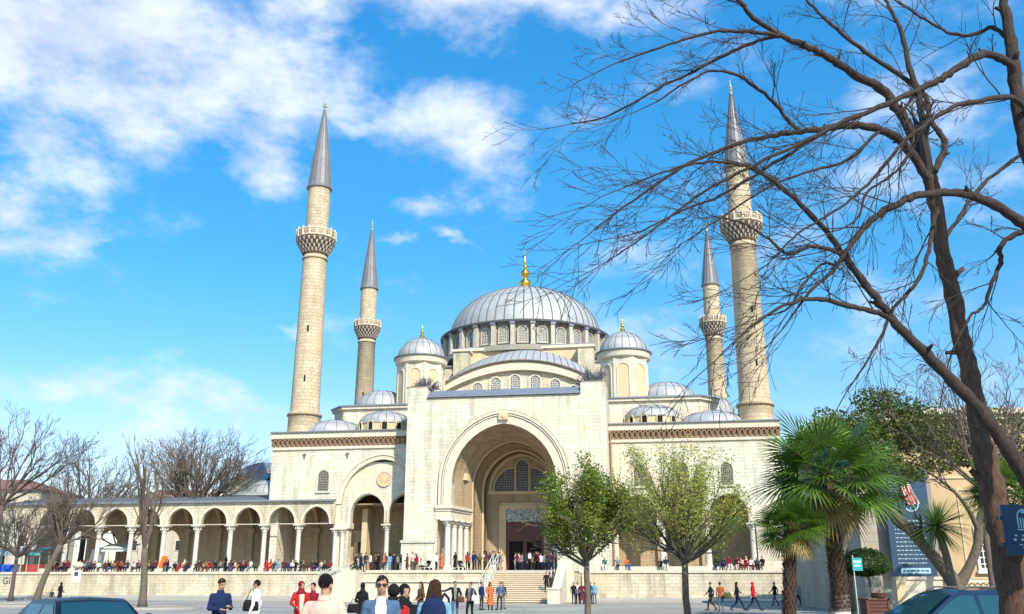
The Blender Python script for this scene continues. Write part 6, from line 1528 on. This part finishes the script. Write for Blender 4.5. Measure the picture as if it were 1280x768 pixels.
def handbag(label, loc, c, s=1.0, rz=0.0, st=.5):
    o = empty('shoulder_bag', label, 'bag', loc, rz); b = MB(); b.loft([ring((0,0,z*s), rx*s, ry*s, 16) for z, rx, ry in ((0,.13,.05),(.02,.16,.07),(.15,.15,.07),(.22,.12,.04))]); b.build('bag', clothm(c), o, smooth=True)
    b = MB(); b.tube(catmull([(-.10*s,0,.2*s),(-.07,0,.2*s+st*.5),(.0,0,.2*s+st),(.07,0,.2*s+st*.5),(.10*s,0,.2*s)], 4), .011, 6); b.build('strap', clothm(c), o, smooth=True)
handbag('black shoulder bag of the person in the white shirt', (gx(314,25.4,1.1), 25.35, .98), 'black', 1.3, .4, .32)
handbag('white shoulder bag of the person in charcoal jacket', (gx(594,44.8,1.1), 44.7, .88), 'white', 1.1, 0, .4)
handbag('large brown bag on the arm of the man in open jacket', (gx(576,44.8,1.1), 44.7, .82), 'brown', 1.2, 0, .25)
handbag('olive bag carried beside the rust-coloured jacket', (gx(909,58.8,1.1), 58.8, .75), 'olive', 1.7, .2, .15)
handbag('dark bag held low by the woman at the side stairs', (gx(443,32.8,1.0), 32.6, .72), 'black', 1.3, 0, .2)
gl = empty('sunglasses', 'dark sunglasses on the face of the man in denim jacket', 'sunglasses', (gx(476,12.4,1.3), 12.4, 0), .12)
b = MB(); zz = 1.623*1.03
for q in (-1, 1): b.ellipsoid((q*.033,-.106,zz),(.027,.007,.018), 12, 8); b.tube([(q*.058,-.1,zz+.006),(q*.083,-.03,zz+.008),(q*.083,.02,zz)], .003, 4)
b.tube([(-.01,-.108,zz+.005),(.01,-.108,zz+.005)], .004, 4); b.build('frame', simple('dark_lens', (.01,.01,.012), .15), gl)
def stroller(label, p, rz):
    o = empty('stroller', label, 'stroller', p, rz); b = MB()
    b.loft([[V((-.2,y,z)), V((.2,y,z)), V((.2,y+.06,z+.05)), V((-.2,y+.06,z+.05))] for y, z in ((-.25,.35),(.0,.32),(.2,.55),(.3,.85))]); b.build('seat', clothm('charcoal'), o)
    b = MB(); b.lathe([(.3*math.cos(t*math.pi/10), .3*math.sin(t*math.pi/10)) for t in range(6)], 12, (0,.1,.62), span=math.pi, cap=False); b.build('hood', clothm('black'), o)
    b = MB(); b.tube([(-.22,-.3,.15),(-.22,.35,1.0),(.22,.35,1.0),(.22,-.3,.15)], .014, 6); b.tube([(-.22,.3,.15),(-.22,-.1,.5)], .012, 6); b.tube([(.22,.3,.15),(.22,-.1,.5)], .012, 6); b.build('frame', M['iron'], o)
    for x in (-.24,.24):
        for y in (-.3,.3): b = MB(); b.T = Matrix.Translation((x,y,.13)) @ Matrix.Rotation(R(90), 4, 'Y'); b.lathe([(.07,-.02),(.13,-.02),(.13,.02),(.07,.02),(.07,-.02)], 16, cap=False); b.lathe([(0,-.01),(.07,-.01),(.07,.01),(0,.01)], 8); b.build('wheel', M['black'], o)
stroller('dark stroller left of the red jacket before the portal', L2W(lpx(576,-5.8,3.4), -5.8, TZ), .6)
stroller('dark stroller at the terrace edge beside the portal pier', L2W(lpx(534,-6.2,3.4), -6.2, TZ), -.8)

# ================================================================== CARS
M['paintdark'] = simple('dark_blue_paint', (.006,.007,.010), .3, 0, .05, 3); M['paintnavy'] = simple('navy_paint', (.006,.018,.05), .12, 0, .05, 3)
M['rubber'] = simple('tyre_rubber', (.015,.015,.015), .85); M['alloy'] = simple('alloy', (.45,.45,.46), .3, .9); M['lamp'] = simple('headlamp_glass', (.6,.62,.65), .08); M['tail'] = simple('tail_lamp', (.35,.01,.01), .2)
def glassm():
    m, nt, b = newmat('teal_lit_glass'); b.inputs['Base Color'].default_value = (.012,.05,.07,1); b.inputs['Roughness'].default_value = .03; b.inputs['IOR'].default_value = 1.6; return m  # teal base colour stands in for light seen through the glass
M['carglass'] = glassm(); M['chrome'] = simple('chrome_trim', (.6,.6,.6), .15, 1.0)
def car(label, loc, rz, paint, kind):
    """x forward; lofted lower body, greenhouse with separate panes"""
    o = empty('parked_car', label, 'car', loc, rz)
    if kind == 'sedan':
        L, Wd = 4.6, 1.78
        st = [(-2.30,.42,.62,.62),(-2.25,.30,.88,.80),(-1.95,.22,.98,.86),(-1.2,.20,1.00,.885),(-.2,.19,.98,.89),(.9,.20,.96,.89),(1.5,.21,.90,.87),(2.0,.24,.80,.80),(2.22,.28,.70,.70),(2.30,.38,.58,.58)]
        gh = [(-1.75,.99),(-1.05,1.36),(-.6,1.42),(.05,1.43),(.5,1.38),(1.25,.95)]; ax = (-1.38, 1.38); wr = .32; wm = .80
    else:
        L, Wd = 4.75, 1.9
        st = [(-2.36,.50,.95,.78),(-2.30,.36,1.05,.90),(-1.9,.28,1.08,.94),(-1.0,.26,1.08,.95),(0,.26,1.07,.95),(.95,.27,1.05,.94),(1.6,.28,.98,.92),(2.1,.32,.90,.86),(2.30,.40,.80,.76),(2.36,.5,.68,.66)]
        gh = [(-2.2,1.07),(-1.95,1.50),(-1.5,1.64),(-.2,1.68),(.35,1.60),(1.25,1.05)]; ax = (-1.42, 1.42); wr = .37; wm = .86
    b = MB(); rings = []
    for x, z0, z1, w in st:
        r_ = []
        for k in range(28):
            a = 2*math.pi*k/28; ca, sa = math.cos(a), math.sin(a); y = w*math.copysign(abs(ca)**.42, ca); z = (z0+z1)/2+(z1-z0)/2*math.copysign(abs(sa)**.45, sa)
            y *= 1-.10*max(0, (z-(z0+z1)/2)/((z1-z0)/2))**2; r_.append(V((x, y, z)))
        rings.append(r_)
    # subdivide along x
    R2 = []
    for i in range(len(rings)-1):
        for t in (0, .33, .66): R2.append([p.lerp(q, t) for p, q in zip(rings[i], rings[i+1])])
    R2.append(rings[-1])
    b.loft(R2); body = b.build('body', paint, o, auto=50)
    zb = gh[0][1]; b = MB()
    def wy(z): return wm-(z-zb)*.42
    # roof and pillars: closed cabin shell
    G = catmull([(x, 0, z) for x, z in gh], 6); n = len(G)
    vs = [(x, -wy(z), z) for x, _, z in G]+[(x, wy(z), z) for x, _, z in G]+[(x, 0, z+.035*(z-zb)/.4) for x, _, z in G]
    b.add(vs, [q for i in range(n-1) for q in ((i,i+1,2*n+i+1,2*n+i),(2*n+i,2*n+i+1,n+i+1,n+i))]+[tuple(range(n-1,-1,-1)), tuple(range(n,2*n))])
    b.build('cabin', paint, o, auto=30)
    zt = max(z for _, z in gh); 
    def top_at(x):
        for (x0, _, z0), (x1, _, z1) in zip(G, G[1:]):
            if x0 <= x <= x1: return z0+(z1-z0)*(x-x0)/(x1-x0+1e-9)
        return zb
    def front_x(z, rear=False):
        seq = G if rear else G[::-1]
        for (x0, _, z0), (x1, _, z1) in zip(seq, seq[1:]):
            if min(z0,z1) <= z <= max(z0,z1): return x0+(x1-x0)*(z-z0)/(z1-z0+1e-9)
        return seq[0][0]
    # windscreen and rear screen panes (slightly proud)
    for rear in (False, True):
        b = MB(); zlo, zhi = zb+.05, zt-.08; rows = []
        for k in range(6):
            z = zlo+(zhi-zlo)*k/5; x = front_x(z, rear)+(.012 if not rear else -.012); y = wy(z)-.09
            rows.append([(x, -y+2*y*j/6, z+.022+.02*(1-abs(j/3-1))) for j in range(7)])
        vs = [v for r_ in rows for v in r_]; b.add(vs, [(i*7+j, i*7+j+1, (i+1)*7+j+1, (i+1)*7+j) for i in range(5) for j in range(6)]); b.build('rear_window' if rear else 'windscreen', M['carglass'], o, smooth=True)
    cuts = [(-1.0,-.12),(-.04,.78)] if kind == 'sedan' else [(-1.95,-1.05),(-.97,-.1),(-.02,.82)]
    for sgn_ in (-1, 1):
        for x0, x1 in cuts:
            b = MB(); rows = []
            for k in range(9):
                x = x0+(x1-x0)*k/8; ztop = min(top_at(x)-.06, zt-.09); zl = zb+.03
                if ztop < zl+.02: ztop = zl+.02
                rows.append([(x, sgn_*(wy(zl+(ztop-zl)*j/3)+.006), zl+(ztop-zl)*j/3) for j in range(4)])
            b.add([v for r_ in rows for v in r_], [(i*4+j, i*4+j+1, (i+1)*4+j+1, (i+1)*4+j) for i in range(8) for j in range(3)]); b.build('side_window', M['carglass'], o, smooth=True)
        b = MB(); b.tube([(x, sgn_*(wy(zb)+.012), zb+.012) for x in (cuts[0][0], cuts[-1][1]+.2)], .012, 6); b.build('window_trim', M['chrome'], o)
        b = MB(); xm = gh[-1][0]-.42; b.ellipsoid((xm, sgn_*(wm+.14), zb+.10),(.09,.12,.085), 14, 10); b.tube([(xm, sgn_*(wm-.02), zb+.04),(xm, sgn_*(wm+.08), zb+.07)], .03, 6); b.build('wing_mirror', paint, o, smooth=True)
        for x in (cuts[-1][0]+.05, cuts[-2][0]+.05): b = MB(); b.box(x, x+.18, sgn_*(wm+.085)-.012, sgn_*(wm+.085)+.012, zb-.14, zb-.11); b.build('door_handle', M['chrome'], o)
        b = MB(); b.ellipsoid((st[-2][0]-.09, sgn_*.56, st[-2][2]-.04),(.14,.17,.08), 14, 10); b.build('headlight', M['lamp'], o, smooth=True)
        b = MB(); b.ellipsoid((st[1][0]+.05, sgn_*.62, st[1][2]-.08),(.10,.14,.09), 14, 10); b.build('tail_light', M['tail'], o, smooth=True)
        for x in ax:
            b = MB(); b.T = Matrix.Translation((x, sgn_*(Wd/2-.12), wr)) @ Matrix.Rotation(R(90), 4, 'X'); b.lathe([(wr*.62,-.1),(wr*.95,-.1),(wr,-.07),(wr,.07),(wr*.95,.1),(wr*.62,.1)], 28, cap=False); ty = b.build('wheel', M['rubber'], o, auto=40)
            b = MB(); b.T = Matrix.Translation((x, sgn_*(Wd/2-.12), wr)) @ Matrix.Rotation(R(90), 4, 'X'); b.lathe([(0,-.05),(wr*.62,-.08),(wr*.62,.08),(0,.05)], 20)
            for k in range(5): b.T = Matrix.Translation((x, sgn_*(Wd/2-.12), wr)) @ Matrix.Rotation(R(90), 4, 'X') @ Matrix.Rotation(k*2*math.pi/5, 4, 'Z'); b.box(.03, wr*.6, -.03, .03, -.1, .1)
            b.build('rim', M['alloy'], ty)
    if kind == 'suv':
        for sgn_ in (-1, 1): b = MB(); b.tube([(-1.8, sgn_*.56, 1.66),(-1.7, sgn_*.56, 1.72),(.0, sgn_*.56, 1.74),(.2, sgn_*.56, 1.68)], .018, 6); b.build('roof_rail', M['iron'], o)
    b = MB(); b.box(st[-1][0]-.02, st[-1][0]+.02, -.4, .4, .42, .55); b.build('grille', M['iron'], o)
    return o
car('dark blue estate car at the lower right corner, facing left', (gx(1202, 18.2, 1.5), 18.6, -.12), math.pi+.12, M['paintnavy'], 'suv')
car('dark saloon car at the lower left corner with bright sky reflected in its windows', (gx(104, 18, 1.3), 18, -.02), -.85, M['paintdark'], 'sedan')

# ================================================================== SKY, SUN, CAMERA
def make_world():
    w = bpy.data.worlds.new('World'); sc.world = w; w.use_nodes = True; nt = w.node_tree
    bg = nt.nodes['Background']
    sky = nt.nodes.new('ShaderNodeTexSky'); sky.sky_type = 'NISHITA'; sky.sun_disc = False
    sky.sun_elevation = SUN_EL; sky.sun_rotation = SUN_ROT; sky.air_density = 1.15; sky.dust_density = .6; sky.ozone_density = 2.2
    hs = N(nt, 'ShaderNodeHueSaturation'); hs.inputs['Saturation'].default_value = SKY_SAT; hs.inputs['Value'].default_value = 1.0
    nt.links.new(sky.outputs[0], hs.inputs['Color'])
    co = nt.nodes.new('ShaderNodeTexCoord').outputs['Generated']
    sz = nt.nodes.new('ShaderNodeSeparateXYZ'); nt.links.new(co, sz.inputs[0])
    grade = ramp(nt, sz.outputs[2], [(p_, tuple(x/2 for x in c_)) for p_, c_ in ((0.0, (1.0, 1.0, 1.2)), (.14, (1.3, 1.2, 1.28)), (.32, (.82, 1.40, 1.40)), (.58, (.82, 1.72, 1.76)))])
    g2 = mixc(nt, 1.0, grade, (2, 2, 2), 'MULTIPLY')
    tint = mixc(nt, 1.0, hs.outputs[0], g2, 'MULTIPLY')
    # cloud field: fractal noise on the sky direction, gathered around a few cloud banks
    mp = nt.nodes.new('ShaderNodeMapping'); mp.inputs['Scale'].default_value = (1.0, 1.0, 1.7); nt.links.new(co, mp.inputs[0])
    wn = N(nt, 'ShaderNodeTexNoise', Scale=5.0, Detail=5.0, Roughness=.6); nt.links.new(mp.outputs[0], wn.inputs['Vector'])
    vm = nt.nodes.new('ShaderNodeVectorMath'); vm.operation = 'SUBTRACT'; nt.links.new(wn.outputs['Color'], vm.inputs[0]); vm.inputs[1].default_value = (.5,.5,.5)
    vs_ = nt.nodes.new('ShaderNodeVectorMath'); vs_.operation = 'SCALE'; vs_.inputs['Scale'].default_value = .16; nt.links.new(vm.outputs[0], vs_.inputs[0])
    va = nt.nodes.new('ShaderNodeVectorMath'); va.operation = 'ADD'; nt.links.new(co, va.inputs[0]); nt.links.new(vs_.outputs[0], va.inputs[1])
    n1 = noise(nt, mp.outputs[0], 9.0, 9, .60)
    n2 = noise(nt, mp.outputs[0], 3.0, 6, .62)
    acc = None
    for px, py, rx, ry, s in CLOUDS:
        v = at(px, py, 100)-Vector((0,0,EYE)); v.normalize()
        sub = nt.nodes.new('ShaderNodeVectorMath'); sub.operation = 'SUBTRACT'; nt.links.new(va.outputs[0], sub.inputs[0]); sub.inputs[1].default_value = v
        mu = nt.nodes.new('ShaderNodeVectorMath'); mu.operation = 'MULTIPLY'; nt.links.new(sub.outputs[0], mu.inputs[0]); mu.inputs[1].default_value = (F/rx, F/max(rx, ry), F/ry)
        le = nt.nodes.new('ShaderNodeVectorMath'); le.operation = 'LENGTH'; nt.links.new(mu.outputs[0], le.inputs[0])
        mr = nt.nodes.new('ShaderNodeMapRange'); mr.interpolation_type = 'SMOOTHSTEP'
        mr.inputs['From Min'].default_value = 1.25; mr.inputs['From Max'].default_value = .0; mr.inputs['To Max'].default_value = s
        nt.links.new(le.outputs['Value'], mr.inputs['Value'])
        acc = mr.outputs[0] if acc is None else mth(nt, 'MAXIMUM', acc, mr.outputs[0])
    d = mth(nt, 'ADD', mth(nt, 'MULTIPLY', n1, 1.05), mth(nt, 'MULTIPLY', n2, .55))
    d = mth(nt, 'ADD', d, mth(nt, 'MULTIPLY', acc, .52))
    mask = nt.nodes.new('ShaderNodeMapRange'); mask.interpolation_type = 'SMOOTHSTEP'
    mask.inputs['From Min'].default_value = .85; mask.inputs['From Max'].default_value = 1.34; mask.inputs['To Max'].default_value = .92
    nt.links.new(d, mask.inputs['Value'])
    shade = ramp(nt, n1, [(.35, tuple(x*.80 for x in CLOUD_COL)), (.62, CLOUD_COL)])
    out = mixc(nt, mask.outputs[0], tint, shade)
    # thin pale haze towards the horizon is part of the sky itself
    nt.links.new(out, bg.inputs['Color']); bg.inputs['Strength'].default_value = SKY_STR
CLOUD_COL = (6.6, 7.1, 8.2)
CLOUDS = [(90,50,380,120,1.0),(300,130,140,80,.65),(540,8,360,55,.85),(240,60,200,70,.8),(640,150,120,50,.6),(600,175,150,75,.80),(540,250,70,26,.55),(35,285,105,62,.85),
          (330,185,90,48,.75),(40,190,80,50,.55),(505,312,45,16,.6),(595,300,40,14,.5),(360,410,40,14,.5),(500,365,40,12,.4),(140,500,260,42,.52),(950,440,330,70,.42),(1150,380,200,120,.45),(900,300,300,80,.30),(300,520,300,50,.5),(1120,180,280,180,.46),
          (600,375,40,14,.45),(780,240,70,30,.3),(460,150,60,22,.5),(120,290,30,12,.6),(1000,60,250,120,.2)]
SUN_EL = R(40); sun_az = R(24)     # azimuth of the sun right of straight behind the camera
S = Vector((math.sin(sun_az)*math.cos(SUN_EL), -math.cos(sun_az)*math.cos(SUN_EL), math.sin(SUN_EL)))
SUN_ROT = math.atan2(S.x, S.y)
SKY_SAT = 1.35; SKY_TINT = (.78, .98, 1.22); SKY_STR = .112
make_world()
sl = bpy.data.lights.new('sun', 'SUN'); sl.energy = 4.6; sl.angle = R(.6); sl.color = (1.0, .915, .77)
so = bpy.data.objects.new('sun', sl); C.objects.link(so); so.rotation_euler = S.to_track_quat('Z', 'Y').to_euler(); so.location = (30, -30, 60)
cam = bpy.data.cameras.new('camera'); cam.sensor_width = 36; cam.lens = F/1280*36; cam.clip_end = 5000; cam.clip_start = .1
co_ = bpy.data.objects.new('camera', cam); C.objects.link(co_); co_.location = (0,0,EYE); co_.rotation_euler = (R(90)+TH, 0, 0)
sc.camera = co_
sc.view_settings.view_transform = 'Standard'; sc.view_settings.look = 'None'; sc.view_settings.gamma = 1; sc.view_settings.exposure = .45
sc.view_settings.use_curve_mapping = False
sc.cycles.max_bounces = 6; sc.cycles.transparent_max_bounces = 8
